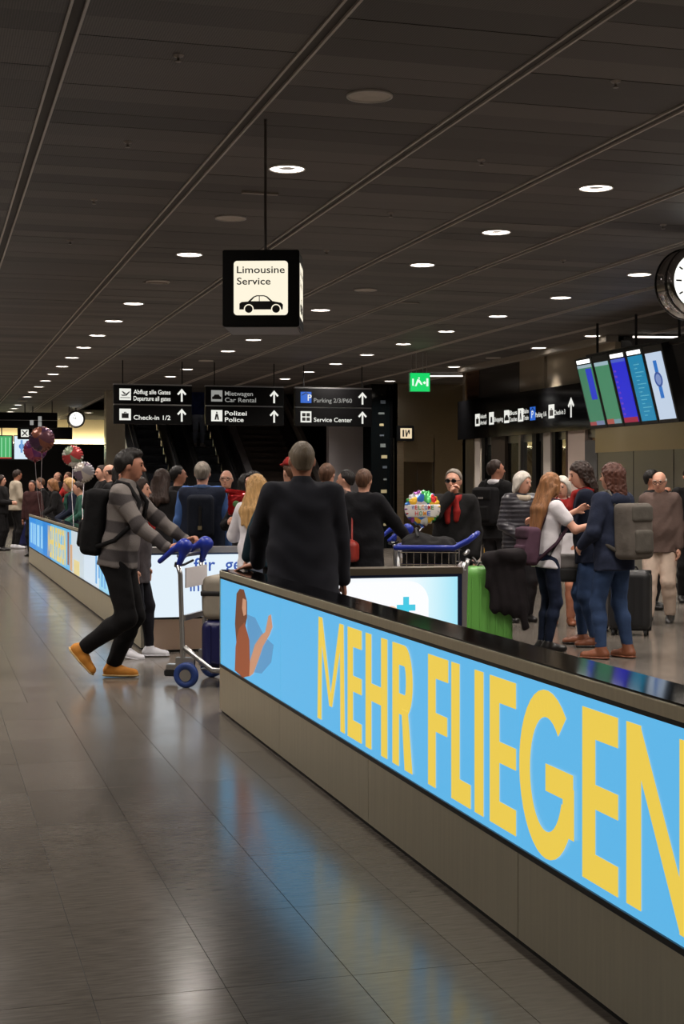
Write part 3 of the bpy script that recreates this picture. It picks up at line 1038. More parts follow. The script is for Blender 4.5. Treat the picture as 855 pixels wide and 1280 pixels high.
# lift number sign
p = W(519, 541, 33.2)
r = thing('lift_sign', 'small black framed lit sign on the steel wall above lift door', 'sign', (p.x, EY - .1, p.z - .17))
m = MB(); m.span((-.2, 0, 0), (.2, .12, .36)); m.build('frame', sign_black, r, bevel=.005)
m = MB(); m.span((-.14, -.006, .06), (.14, 0.002, .30)); m.build('panel', glow('lift_cream', (236, 214, 176), 1.0), r)
b = MB()
for poly in ([(-.09, -.08), (-.05, -.08), (-.05, .08), (-.09, .08)], [(-.01, -.08), (.02, -.08), (.05, .03), (.07, -.02), (.09, -.02), (.09, .08), (.05, .08), (.02, .0), (0, .08), (-.02, .08)]):
    b.prism(poly, (0, -.0065, .18), XV, ZV, (0, -.001, 0))
b.build('pictogram', ink, r)

# long black sign over the glass doors
rs = thing('door_sign', 'long glossy black sign band with white pictograms over the glass doors', 'sign', (RX - .10, 0, 2.43))
m = MB(); m.span((0, ry(769), 0), (.16, 27.62, .78)); m.build('sign_box', mat('sign_gloss', (8, 8, 9), rough=.09, spec=.25), rs)
def rsy(u):
    return yb(u, RX - .1)
for gl, u0, lines, mm in ((G_CASE, 597, ['Ankunft', 'Arrival'], sign_white), (G_BAG, 614.5, ['Shopping'], sign_white), (G_CAR, 633.5, ['Bus', 'Coaches'], sign_white),
                          (G_MAN, 651, ['Bahn', 'Train'], sign_white), (G_ROOF, 666, ['Parking 1/6'], sign_blue), (G_CASE, 689.5, ['Check-in 3'], sign_white)):
    icon(rs, (-.001, rsy(u0), .36), NX, .24, mm, gl)
    wdt = {597: 8.5, 614.5: 12, 633.5: 10.5, 651: 7, 666: 15, 689.5: 15}[u0]
    for q, t in enumerate(lines):
        zz = .38 - q * .12 if len(lines) == 2 else .29
        txt(rs, t, (-.002, rsy(u0 + 3.4), zz), NX, ZV, sign_white, height=.085, width=(rsy(u0 + 3.4) - rsy(u0 + 3.4 + wdt)) * .92)
txt(rs, 'P', (-.006, rsy(664.8), .28), NX, ZV, sign_white, height=.14)
arrow(rs, (-.002, rsy(714), .39), NX, .34, sign_white)

# ================================================================== SCREENS
scr_specs = [('green flight board with blue column', [(62, 122, 92), (40, 60, 190)], True), ('plain green flight board', [(66, 130, 96)], True), ('deep blue flight board', [(34, 40, 200)], True),
             ('teal flight board', [(24, 128, 168)], False), ('pale watch advert', [(190, 206, 226)], False)]
for i in range(5):
    ub = [(741, 757), (762.5, 778.5), (783, 800), (804, 822), (826, 846)][i]
    eu = [738.4, 759.7, 780.8, 802.1, 824.1, 849]
    ya, yb_ = yb(eu[i] + .15, 9.61), yb(eu[i + 1] - .15, 9.61)
    wd = ya - yb_
    r = thing('tilted_screen', 'tall tilted screen showing a %s' % scr_specs[i][0], 'screen', (9.61, (ya + yb_) / 2, 2.36), 0, 'tilted flight screens')
    r.rotation_euler = (0, -math.radians(14.5), 0)
    hgt = .97
    m = MB(); m.span((0, -wd / 2, 0), (.16, wd / 2, hgt + .1)); m.build('case', black_satin, r, bevel=.004)
    m = MB(); m.span((-.006, -wd / 2 + .045, .05), (.004, wd / 2 - .045, hgt)); sc_ = m.build('display', glow('screen_%d' % i, scr_specs[i][1][0], 1.0), r)
    def patch(nm, a, b, c, d, col, es=1.0):
        m = MB(); m.span((-.008, wd / 2 - .045 - (wd - .09) * c, .05 + (hgt - .05) * b), (-.0055, wd / 2 - .045 - (wd - .09) * a, .05 + (hgt - .05) * d)); return m.build(nm, glow('patch_%d_%d_%d' % col, col, es), sc_)
    if i == 0:
        patch('blue_column', .52, .42, .92, .93, (40, 56, 190)); patch('header', 0, .95, 1, 1, (150, 170, 180)); patch('footer', 0, 0, .45, .06, (150, 70, 70)); patch('footer', .45, 0, 1, .07, (110, 120, 150))
    if i == 1:
        patch('header', 0, .94, 1, 1, (150, 176, 186)); patch('footer', 0, 0, .5, .08, (160, 80, 70)); patch('footer', .5, 0, 1, .07, (110, 140, 150))
    if i == 2:
        for q in range(9): patch('row', .05, .12 + q * .085, .22, .15 + q * .085, (110, 60, 190))
        patch('footer', 0, 0, 1, .08, (150, 30, 60)); patch('header', 0, .95, 1, 1, (70, 90, 190))
    if i == 3:
        for q in range(14): patch('row', .3, .08 + q * .06, .5 + .2 * (q % 3), .092 + q * .06, (90, 170, 190))
    if i == 4:
        b = MB(); b.lathe([(.105, -.002), (.105, .002), (.075, .002), (.075, -.002)], c=(-.009, 0, .60), axis=(1, 0, 0), n=24, close=True); b.build('watch_case', glow('watch_blue', (50, 80, 150), 1.0), sc_)
        for z0, z1 in ((.70, .86), (.34, .50)):
            m = MB(); m.span((-.0095, -.045, z0), (-.006, .045, z1)); m.build('watch_strap', glow('watch_strap_blue', (40, 110, 190), 1.0), sc_)
        m = MB(); m.lathe([(.0005, .001), (.074, .001), (.074, -.001)], c=(-.008, 0, .60), axis=(-1, 0, 0), n=24); m.build('watch_dial', glow('watch_dial', (120, 140, 190), 1.0), sc_)
    if i in (0, 2, 3):
        m = MB(); m.span((-.006, -wd * .36, hgt + .02), (.004, wd * .40, hgt + .075)); m.build('lit_caption', glow('caption', (255, 255, 250), 2.0), r)
# bracket arm holding the row
r = thing('screen_bracket', 'dark steel rail and hangers carrying the row of tilted screens', 'bracket', (9.50, yb(795, 9.5), 3.42))
L = yb(735, 9.7) - yb(860, 9.7)
m = MB(); m.box((0, 0, 0), (.08, L, .08)); m.build('rail', black_satin, r)
for yy in (-L * .4, 0, L * .4):
    m = MB(); m.cyl((0, yy, 0), (0, yy, CEIL - 3.42), .02, n=8); m.build('hanger_rod', black_satin, r)
m = MB(); m.tube([(0, -L * .5, .03), (.0, -L * .5 - .12, .12), (.05, -L * .5 - .22, .05), (.08, -L * .5 - .22, -.15), (.1, -L * .5 - .1, -.3)], .018); m.build('cable', black_satin, r)
m = MB(); m.box((.05, -L * .5 - .12, -.12), (.12, .14, .16)); m.build('junction_box', mat('box_brown', (90, 74, 60), rough=.5), r)

# ================================================================== CLOCKS
def clock(label, c, R, depth, hour, minute, tick_m, double=True):
    r = thing('station_clock', label, 'clock', c, 0)
    b = MB(); b.lathe([(R * .80, 0), (R, .012), (R, .045), (R * .93, .055), (R * .90, depth * .5), (R * .93, depth - .055), (R, depth - .045), (R, depth - .012), (R * .80, depth)], c=(0, -depth / 2, 0), axis=YV, n=48)
    b.build('case', chrome, r, smooth=True)
    for s_ in ((-1, 1) if double else (-1,)):
        b = MB(); b.lathe([(R * 1.005, .012), (R * 1.02, .022), (R * 1.02, .040), (R * 1.0, .046)], c=(0, s_ * depth / 2, 0), axis=YV * -s_, n=48, close=True); b.build('rim', black_gloss, r, smooth=True)
        b = MB(); b.lathe([(.0005, .0), (R * .80, .0), (R * .80, -.004)], c=(0, s_ * (depth / 2 + .002), 0), axis=YV * s_, n=48); b.build('dial', glow('dial_white', (255, 255, 250), 1.3), r)
        yy = s_ * (depth / 2 + .004)
        for h in range(12):
            t = h * math.pi / 6
            ll = .17 if h % 3 == 0 else .12
            d = Vector((math.sin(t), 0, math.cos(t)))
            b = MB(); b.box(d * R * (.74 - ll / 2) + Vector((0, yy, 0)), (R * .045, .003, R * ll), Matrix.Rotation(t, 3, 'Y')); b.build('hour_mark', tick_m, r)
        for t, ll, wd in ((math.radians(hour), .42, .06), (math.radians(minute), .62, .045)):
            d = Vector((math.sin(t) * -s_, 0, math.cos(t)))
            b = MB(); b.box(d * R * ll / 2 + Vector((0, yy + s_ * .003, 0)), (R * wd, .003, R * ll), Matrix.Rotation(t * -s_, 3, 'Y')); b.build('clock_hand', ink, r)
    b = MB(); b.cyl((0, 0, R * .95), (0, 0, CEIL - c[2]), .014, n=10); b.build('hanger_rod', black_satin, r)
    return r


tick = mat('clock_tick', (30, 30, 30), rough=.5)
p = W(866, 354, 13.5)
clock('large chrome-cased station clock with white lit dial beside the tilted screens', p, .335, .26, 300, 60, tick)
p = W(95, 524, 45)
clock('small white hanging clock in front of the cream cove wall', p, .27, .16, 290, 340, tick)

# ================================================================== FAR LEFT SIGNS AND SCREENS
def far_board(u0, v0, u1, v1, Y, label, name, m_, cat, th=.12):
    a, b = W(u0, v0, Y), W(u1, v1, Y)
    r = thing(name, label, cat, ((a.x + b.x) / 2, (a.y + b.y) / 2, b.z), -TH * .3)
    wd, hg = (u1 - u0) / F * Y, a.z - b.z
    m = MB(); m.span((-wd / 2, 0, 0), (wd / 2, th, hg)); m.build('case', m_, r, bevel=.01)
    return r, wd, hg
r, wd, hg = far_board(-12, 515.5, 71, 535, 41, 'long black overhead sign with small white pictograms by the far wall', 'overhead_sign', sign_black, 'sign')
for xx, zz in ((.74, .6), (.74, .25), (.62, .35)):
    m = MB(); m.box((wd * (xx - .5), -.004, hg * zz), (.10, .006, .14)); m.build('pictogram', sign_dim, r)
m = MB(); m.box((0, -.003, hg * .5), (wd, .004, .012)); m.build('divider', alu, r)
for sx in (-.4, .42):
    m = MB(); m.cyl((wd * sx, .06, hg), (wd * sx, .06, CEIL - r.location.z), .015, n=6); m.build('hanger_rod', black_satin, r)
r, wd, hg = far_board(36, 534, 90, 549, 44, 'short black sign box hung behind the overhead sign', 'overhead_sign', sign_black, 'sign')
for sx in (-.4, .42):
    m = MB(); m.cyl((wd * sx, .06, hg), (wd * sx, .06, CEIL - r.location.z), .015, n=6); m.build('hanger_rod', black_satin, r)
r, wd, hg = far_board(22, 534, 40, 549, 42.5, 'small square black sign with crossed white pictogram by the far screens', 'pictogram_sign', sign_black, 'sign')
icon(r, (0, -.001, hg / 2), XV, .22, sign_white, [[(-.4, -.3), (-.3, -.4), (.4, .3), (.3, .4)], [(.4, -.3), (.3, -.4), (-.4, .3), (-.3, .4)]])
m = MB(); m.cyl((0, .06, hg), (0, .06, CEIL - r.location.z), .015, n=6); m.build('hanger_rod', black_satin, r)
r, wd, hg = far_board(-12, 544, 16, 575, 48, 'bright green flight board screen on the far wall', 'wall_screen', black_satin, 'screen')
m = MB(); m.span((-wd / 2 + .02, -.006, .05), (wd / 2 - .05, 0, hg - .03)); dd = m.build('display', glow('board_green', (60, 170, 96), 1.0), r)
for q in range(5):
    m = MB(); m.span((-wd / 2 + .1 + q * .13, -.009, .1), (-wd / 2 + .13 + q * .13, -.006, hg - .08)); m.build('column', glow('board_col', (150, 220, 170), 1.0), dd)
m = MB(); m.span((-wd / 2 + .02, -.009, .05), (wd / 2 - .05, -.006, .09)); m.build('footer', glow('board_red', (190, 50, 50), 1.0), dd)
m = MB(); m.cyl((0, .06, hg), (0, .06, CEIL - r.location.z), .02, n=6); m.build('hanger_rod', black_satin, r)
r, wd, hg = far_board(17, 544, 37, 575, 48, 'bright white advert screen beside the green flight board', 'wall_screen', black_satin, 'screen')
m = MB(); m.span((-wd / 2 + .03, -.006, .03), (wd / 2 - .02, 0, hg - .03)); dd = m.build('display', glow('board_white', (214, 232, 246), 1.0), r)
m = MB(); m.lathe([(.0005, 0), (.09, 0), (.09, .004)], c=(0, -.009, hg * .55), axis=YV, n=16); m.build('watch_dial', glow('watch_print', (70, 130, 200), 1.0), dd)
m = MB(); m.box((0, -.008, hg * .55), (.07, .003, .42)); m.build('watch_strap', glow('watch_print2', (110, 160, 215), 1.0), dd)
m = MB(); m.cyl((0, .06, hg), (0, .06, CEIL - r.location.z), .02, n=6); m.build('hanger_rod', black_satin, r)

# ================================================================== ESCALATORS AND STAIRS
T30 = math.tan(math.radians(30))
esc_steel = mat('escalator_steel', (190, 191, 196), rough=.42, metal=1.0, bump=.05, bscale=20, stretch=(1, 1, 12))
esc_warm = mat('escalator_inner', (186, 182, 180), rough=.42, metal=1.0, bump=.08, bscale=6)
step_m = mat('escalator_step', (50, 56, 68), rough=.5, metal=.3)
riser_m = mat('escalator_riser', (104, 114, 132), rough=.6)
RISE, RUN = .4 * T30, .4
ESC_B = 34.0


def escalator(xc, label):
    r = thing('escalator', label, 'escalator', (xc, ESC_B, 0))
    sm = MB(); sm.box((0, .2, RISE - .02), (.8, .4, .04)); st = sm.mesh('step'); st.materials.append(step_m)
    rm = MB()
    rm.box((0, .02, RISE / 2 - .02), (.79, .03, RISE - .04))
    for i in range(14):
        rm.box((-.37 + i * .057, .004, RISE / 2 - .02), (.02, .012, RISE - .05))
    rs_ = rm.mesh('riser'); rs_.materials.append(riser_m)
    for i in range(26):
        s_ = obj('step', st, None, r); s_.location = (0, .6 + i * RUN, i * RISE)
        q = obj('riser', rs_, None, s_)
    top = 26 * RUN
    for sx in (-1, 1):
        def poly(z0, z1):
            return [(-.5, max(0, z0)), (.6, max(0, z0)), (.6 + top, z0 + top * T30), (.6 + top, z1 + top * T30), (.6, z1), (-.3, z1), (-.5, z1 - .2)]
        xa, xb = sorted((sx * .41, sx * .44))
        m = MB(); m.prism(poly(-.1, .92), (xa, 0, 0), YV, ZV, (xb - xa, 0, 0)); m.build('balustrade', esc_warm, r)
        xa, xb = sorted((sx * .40, sx * .56))
        m = MB(); m.prism([(-.5, .90), (.6, .90), (.6 + top, .90 + top * T30), (.6 + top, .94 + top * T30), (.6, .94), (-.5, .94)], (xa, 0, 0), YV, ZV, (xb - xa, 0, 0)); m.build('deck', esc_steel, r)
        m = MB(); m.tube([(sx * .46, -.55, .75), (sx * .46, -.62, .88), (sx * .46, -.5, .99), (sx * .46, .6, 1.0), (sx * .46, .6 + top, 1.0 + top * T30)], .038, n=8); m.build('handrail', rubber, r)
        xa, xb = sorted((sx * .54, sx * .71))
        m = MB(); m.prism([(-.5, .0), (.6, .0), (.6 + top, -.5 + top * T30), (.6 + top, .80 + top * T30), (.6, .80), (-.5, .80)], (xa, 0, 0), YV, ZV, (xb - xa, 0, 0)); m.build('side_cladding', esc_steel, r)
    m = MB(); m.span((-.42, -.5, 0), (.42, .62, .02)); m.build('comb_plate', alu, r)
    return r


escalator(5.69, 'escalator with grey steps beside the polished pier, under the departures sign')
escalator(7.12, 'escalator carrying a person in jeans, beside the stairs')

sr = thing('staircase', 'wide brown staircase between the escalator and the grey sloped flank', 'staircase', (8.8, 34.6, 0))
stair_m = mat('stair_brown', (96, 80, 72), rough=.5, var=.08)
sm = MB(); sm.box((0, .15, .0), (1.56, .3, .17)); st = sm.mesh('step', bevel=.006); st.materials.append(stair_m)
for i in range(34):
    o = obj('step', st, None, sr); o.location = (0, i * .295, .085 + i * .17)
m = MB(); m.prism([(-.4, 0), (.0, 0), (10, 5.76), (10, 6.7), (.0, .95), (-.4, .95)], (-.965, 0, 0), YV, ZV, (.185, 0, 0)); m.build('parapet', mat('parapet_grey', (168, 166, 172), rough=.45), sr)
m = MB(); m.tube([(.74, -.2, .95), (.74, 0, .95), (.74, 10, 6.7)], .03); m.build('handrail', mat('rail_brown', (56, 44, 40), rough=.5), sr)
m = MB(); m.prism([(-.2, 0), (10, 5.76), (10, 6.6), (-.2, .85)], (.77, 0, 0), YV, ZV, (.03, 0, 0)); m.build('side_panel', mat('panel_brown', (82, 70, 64), rough=.4), sr)
# ================================================================== IMPLICIT SURFACES (bodies, clothes, bags)
CORN = [(i, j, k) for i in (0, 1) for j in (0, 1) for k in (0, 1)]
EDG = [(a, b) for a in range(8) for b in range(a + 1, 8) if sum(abs(CORN[a][q] - CORN[b][q]) for q in range(3)) == 1]


def surfnets(Fd, o, vs):
    S = Fd < 0
    nx, ny, nz = Fd.shape
    cnt = np.zeros((nx - 1, ny - 1, nz - 1), np.int8)
    for i, j, k in CORN:
        cnt += S[i:nx - 1 + i, j:ny - 1 + j, k:nz - 1 + k]
    mask = (cnt > 0) & (cnt < 8)
    ids = np.argwhere(mask)
    idx = np.full(mask.shape, -1, np.int64)
    idx[mask] = np.arange(len(ids))
    vals = np.stack([Fd[ids[:, 0] + i, ids[:, 1] + j, ids[:, 2] + k] for i, j, k in CORN], 1)
    acc = np.zeros((len(ids), 3)); n = np.zeros(len(ids))
    for a, b in EDG:
        fa, fb = vals[:, a], vals[:, b]
        m = (fa < 0) != (fb < 0)
        den = np.where(m, fa - fb, 1)
        t = np.where(m, fa / den, 0)
        pa, pb = np.array(CORN[a], float), np.array(CORN[b], float)
        acc += m[:, None] * (pa + t[:, None] * (pb - pa)); n += m
    V = np.array(o) + vs * (ids + acc / np.maximum(n, 1)[:, None])
    Q = []
    for ax in range(3):
        s0 = [slice(1, -1)] * 3; s1 = [slice(1, -1)] * 3
        s0[ax] = slice(0, -1); s1[ax] = slice(1, None)
        A, B = S[tuple(s0)], S[tuple(s1)]
        for sgn in (0, 1):
            e = np.argwhere((A & ~B) if sgn == 0 else (~A & B))
            if not len(e): continue
            u_, w_ = (ax + 1) % 3, (ax + 2) % 3
            base = e.copy(); base[:, u_] += 1; base[:, w_] += 1
            def cell(du, dw):
                c = base.copy(); c[:, u_] += du; c[:, w_] += dw
                return idx[c[:, 0], c[:, 1], c[:, 2]]
            q = np.stack([cell(-1, -1), cell(0, -1), cell(0, 0), cell(-1, 0)], 1)
            Q.append(q if sgn == 0 else q[:, ::-1])
    return V, np.concatenate(Q)


def np_mesh(name, V, Q, smooth=True):
    me = bpy.data.meshes.new(name)
    me.vertices.add(len(V)); me.vertices.foreach_set('co', V.astype(np.float32).ravel())
    me.loops.add(Q.size); me.loops.foreach_set('vertex_index', Q.astype(np.int32).ravel())
    me.polygons.add(len(Q)); me.polygons.foreach_set('loop_start', np.arange(0, Q.size, 4, dtype=np.int32))
    me.polygons.foreach_set('loop_total', np.full(len(Q), 4, np.int32))
    me.polygons.foreach_set('use_smooth', np.ones(len(Q), bool))
    me.update(calc_edges=True); me.validate()
    return me


def A3(v): return np.array(v, float)


class SDF:
    """list of primitives: cone / ellipsoid / box unions (smooth), cuts and subtractions"""
    def __init__(s): s.p = []

    def cone(s, a, b, ra, rb=None, k=.02, flat=None, op='u'):
        rb = ra if rb is None else rb
        s.p.append((op, 'c', A3(a), A3(b), ra, rb, k, flat)); return s

    def chain(s, pts, rs, k=.015):
        for i in range(len(pts) - 1): s.cone(pts[i], pts[i + 1], rs[i], rs[i + 1], k)
        return s

    def ell(s, c, r, k=.02, R=None, op='u'):
        s.p.append((op, 'e', A3(c), A3(r), R, k)); return s

    def rbox(s, c, h, rad, k=.01, R=None, op='u'):
        s.p.append((op, 'b', A3(c), A3(h), rad, R, k)); return s

    def cut(s, n, c):                       # keep n.p < c
        s.p.append(('cut', A3(n), c)); return s

    def warp(s, fn):                        # fn(x,y,z) added to the distance
        s.p.append(('warp', fn)); return s

    def bb(s, p):
        if p[1] == 'c':
            m = 1.0
            if p[7]: m = max(1.0, p[7][1])
            r = max(p[4], p[5]) * m
            return np.minimum(p[2], p[3]) - r, np.maximum(p[2], p[3]) + r
        if p[1] == 'e':
            r = p[3].max() if p[4] is not None else p[3]
            return p[2] - r, p[2] + r
        r = np.linalg.norm(p[3]) if p[5] is not None else p[3]
        return p[2] - r, p[2] + r

    def dist(s, p, X, Y, Z):
        if p[1] == 'c':
            a, b, ra, rb, flat = p[2], p[3], p[4], p[5], p[7]
            d = b - a; L = max(d @ d, 1e-9)
            x, y, z = X - a[0], Y - a[1], Z - a[2]
            t = np.clip((x * d[0] + y * d[1] + z * d[2]) / L, 0, 1)
            x = x - t * d[0]; y = y - t * d[1]; z = z - t * d[2]
            if flat:
                w, q = flat
                c = (x * w[0] + y * w[1] + z * w[2]) * (1 / q - 1)
                x = x + c * w[0]; y = y + c * w[1]; z = z + c * w[2]
            return np.sqrt(x * x + y * y + z * z) - (ra + (rb - ra) * t)
        c = p[2]; R = p[4] if p[1] == 'e' else p[5]
        x, y, z = X - c[0], Y - c[1], Z - c[2]
        if R is not None:
            x, y, z = [R[0][i] * x + R[1][i] * y + R[2][i] * z for i in range(3)]
        if p[1] == 'e':
            r = p[3]
            k0 = np.sqrt((x / r[0]) ** 2 + (y / r[1]) ** 2 + (z / r[2]) ** 2)
            k1 = np.sqrt((x / r[0] ** 2) ** 2 + (y / r[1] ** 2) ** 2 + (z / r[2] ** 2) ** 2)
            return k0 * (k0 - 1) / np.maximum(k1, 1e-6)
        h, rad = p[3], p[4]
        qx, qy, qz = np.abs(x) - h[0] + rad, np.abs(y) - h[1] + rad, np.abs(z) - h[2] + rad
        return np.sqrt(np.maximum(qx, 0) ** 2 + np.maximum(qy, 0) ** 2 + np.maximum(qz, 0) ** 2) + np.minimum(np.maximum(np.maximum(qx, qy), qz), 0) - rad

    def arrays(s, vs):
        lo = np.full(3, 1e9); hi = np.full(3, -1e9)
        for p in s.p:
            if p[0] == 'u':
                a, b = s.bb(p); lo = np.minimum(lo, a); hi = np.maximum(hi, b)
        lo = lo - 2.6 * vs; hi = hi + 2.6 * vs
        n = np.ceil((hi - lo) / vs).astype(int) + 1
        ax = [(lo[i] + vs * np.arange(n[i])).astype(np.float32) for i in range(3)]
        Fd = np.full(n, 9.0, np.float32)
        for p in s.p:
            if p[0] == 'cut':
                nn, c = p[1], p[2]
                Fd = np.maximum(Fd, (nn[0] * ax[0][:, None, None] + nn[1] * ax[1][None, :, None] + nn[2] * ax[2][None, None, :] - c).astype(np.float32)); continue
            if p[0] == 'warp':
                Fd = Fd + p[1](ax[0][:, None, None], ax[1][None, :, None], ax[2][None, None, :]).astype(np.float32); continue
            k = p[6] if p[1] in 'cb' else p[5]
            a, b = s.bb(p)
            i0 = np.clip(np.floor((a - lo - k) / vs).astype(int) - 3, 0, n); i1 = np.clip(np.ceil((b - lo + k) / vs).astype(int) + 4, 0, n)
            if (i1 <= i0).any(): continue
            sl = tuple(slice(i0[q], i1[q]) for q in range(3))
            d = s.dist(p, ax[0][sl[0]][:, None, None], ax[1][sl[1]][None, :, None], ax[2][sl[2]][None, None, :])
            f = Fd[sl]
            if p[0] == 'u':
                h = np.clip(.5 + .5 * (f - d) / k, 0, 1) if k > 0 else (d < f)
                Fd[sl] = f * (1 - h) + d * h - k * h * (1 - h)
            else:
                Fd[sl] = np.maximum(f, -d)
        Fd[0], Fd[-1], Fd[:, 0], Fd[:, -1], Fd[:, :, 0], Fd[:, :, -1] = (9.0,) * 6
        return surfnets(Fd, lo, vs)

    def build(s, name, material, parent, vs):
        V, Q = s.arrays(vs)
        return obj(name, np_mesh(name, V, Q), material, parent)


# ================================================================== PEOPLE
skin_a = mat('skin_light', (205, 152, 128), rough=.55)
skin_b = mat('skin_tan', (172, 118, 94), rough=.55)
eye_m = mat('eye_dark', (28, 22, 20), rough=.3)
lip_m = mat('lips', (150, 84, 76), rough=.5)


def hair_mat(name, c, var=.35):
    return mat(name, c, rough=.55, var=var, vscale=40, bump=.5, bscale=60, stretch=(1, 1, .12), spec=.3)


H_BLACK = hair_mat('hair_black', (22, 18, 16)); H_DARK = hair_mat('hair_dark_brown', (44, 30, 24)); H_BROWN = hair_mat('hair_brown', (84, 58, 42))
H_AUB = hair_mat('hair_auburn', (76, 44, 34)); H_BLOND = hair_mat('hair_blond', (176, 138, 88)); H_LBROWN = hair_mat('hair_light_brown', (134, 92, 58))
H_GREY = hair_mat('hair_grey', (120, 112, 102), .2); H_WHITE = hair_mat('hair_white', (205, 198, 188), .12); H_SHORT = hair_mat('hair_cropped_grey', (112, 100, 84), .2)


def ik(a, t, l1, l2, pole):
    d = t - a; D = min(np.linalg.norm(d), (l1 + l2) * .998); n = d / np.linalg.norm(d)
    x = (l1 * l1 - l2 * l2 + D * D) / (2 * D); h = math.sqrt(max(0, l1 * l1 - x * x))
    p = A3(pole); p = p - (p @ n) * n; p = p / max(np.linalg.norm(p), 1e-6)
    return a + n * x + p * h, a + n * D


def rot(ax, deg):
    return np.array(Matrix.Rotation(math.radians(deg), 3, ax))


class Fig:
    """a figure in its own frame: x right, y forward, z up; unit height 1.75"""
    def __init__(f, u, Y, a, H=None, top=None, x_y=None, z0=0.0, vs=.016, lean=0, twist=0, roll=0, hyaw=0, hpitch=0,
                 wr=None, wl=None, ar=None, al=None, ep_r=(.5, -.6, -.4), ep_l=(-.5, -.6, -.4), pelvis=(0, 0, .93), sw=.165, wide=1.0,
                 nr=None, nl=None, dr=None, dl=None, curl_r=.35, curl_l=.35, knee=(0, 1, 0)):
        p = W(u, HY, Y) if x_y is None else Vector((x_y[0], x_y[1], 0))
        if H is None: H = CAMZ + (HY - top) / F * Y - z0
        f.s = H / 1.755; f.H = H; f.vs = vs / f.s; f.wide = wide
        f.loc = Vector((p.x, p.y, z0)); f.rz = facing(a)
        P = A3(pelvis); f.P = P
        f.RU = rot('Z', -twist) @ rot('X', -lean) @ rot('Y', roll)
        f.UB = lambda q: f.RU @ (A3(q) - A3((0, 0, .93))) + P
        nk = A3((0, 0, 1.50))
        f.RH = f.RU @ rot('X', lean * .6) @ rot('Z', -hyaw) @ rot('X', -hpitch)
        nkw = f.UB(nk)
        f.HD = lambda q: f.RH @ (A3(q) - nk) + nkw
        f.sh = {1: f.UB((sw, -.01, 1.425)), -1: f.UB((-sw, -.01, 1.425))}
        f.el, f.wr_ = {}, {}
        dflt = {1: (.25, .06, .86), -1: (-.25, .06, .86)}
        for sd, wv, ep in ((1, wr, ep_r), (-1, wl, ep_l)):
            t = A3(wv) if wv is not None else f.UB(dflt[sd])
            f.el[sd], f.wr_[sd] = ik(f.sh[sd], t, .285, .262, ep)
        f.hd = {1: dr, -1: dl}; f.hn = {1: nr, -1: nl}; f.curl = {1: curl_r, -1: curl_l}
        f.hip = {sd: P + f.RU @ A3((sd * .088, 0, -.02)) * 1.0 for sd in (1, -1)}
        f.kn, f.an, f.fp, f.fy = {}, {}, {}, {}
        for sd, av in ((1, ar), (-1, al)):
            av = av or (sd * .10, -.02, .085)
            f.fp[sd] = av[3] if len(av) > 3 else 0
            f.fy[sd] = av[4] if len(av) > 4 else sd * 6
            kn = A3(knee) + A3((sd * .12, 0, 0))
            f.kn[sd], f.an[sd] = ik(f.hip[sd], A3(av[:3]), .425, .415, kn)
        f.root = None

    # ---- primitives shared by body and clothes, g = how much fatter
    def torso(f, S, g=0.0, hem=None, k=.05, belly=0.0):
        w = f.wide; xax = tuple(f.RU @ A3((1, 0, 0)))
        S.cone(f.UB((0, 0, .95)), f.UB((0, 0, 1.10)), .100 * w + g, .098 * w + g + belly, k, (xax, 1.38))
        S.cone(f.UB((0, .005 + belly * .4, 1.08)), f.UB((0, -.005, 1.32)), .098 * w + g + belly, .112 * w + g, k, (xax, 1.36))
        S.cone(f.sh[-1] * .8 + f.UB((0, -.01, 1.40)) * .2, f.sh[1] * .8 + f.UB((0, -.01, 1.40)) * .2, .062 + g, .062 + g, k)
        S.cone(f.UB((0, -.01, 1.40)), f.UB((0, -.012, 1.47)), .075 + g * .6, .056 + g * .4, .04)

    def pelv(f, S, g=0.0):
        xax = tuple(f.RU @ A3((1, 0, 0)))
        S.cone(f.P + f.RU @ A3((-.045, -.01, .0)), f.P + f.RU @ A3((.045, -.01, .0)), .112 * f.wide + g, .112 * f.wide + g, .04)

    def arm(f, S, sd, g=0.0, upto=1.0, k=.03):
        a, e, w = f.sh[sd], f.el[sd], f.wr_[sd]
        S.cone(a, e, .054 + g, .040 + g, k)
        e2 = e + (w - e) * upto
        S.cone(e, e2, .040 + g, .040 + (.027 - .040) * upto + g * .9, k * .7)

    def leg(f, S, sd, g=0.0, k=.03, g2=None, upto=1.0):
        g2 = g if g2 is None else g2
        h, kn, a = f.hip[sd], f.kn[sd], f.an[sd]
        a = kn + (a - kn) * upto
        S.cone(h, kn, .083 * f.wide + g, .055 + (g + g2) / 2, k)
        mid = kn + (a - kn) * .35
        back = A3((0, -.012, 0))
        S.cone(kn, mid + back, .054 + (g + g2) / 2, .052 + g2, k)
        S.cone(mid + back, a, .052 + g2, .036 + g2, k)

    def foot_frame(f, sd):
        R = rot('Z', -f.fy[sd]) @ rot('X', f.fp[sd])
        return R, f.an[sd]

    def foot(f, S, sd, g=0.0, k=.02, sole=0.0):
        R, a = f.foot_frame(sd)
        q = lambda v: R @ A3(v) + a
        z = tuple(R @ A3((0, 0, 1)))
        S.cone(q((0, -.03, -.04)), q((0, .06, -.045)), .034 + g, .037 + g, k)
        S.cone(q((0, .06, -.048)), q((.0, .155, -.056)), .038 + g, .030 + g, k, (z, .85))
        S.cone(q((0, 0, .0)), q((0, -.01, -.035)), .036 + g, .036 + g, k)

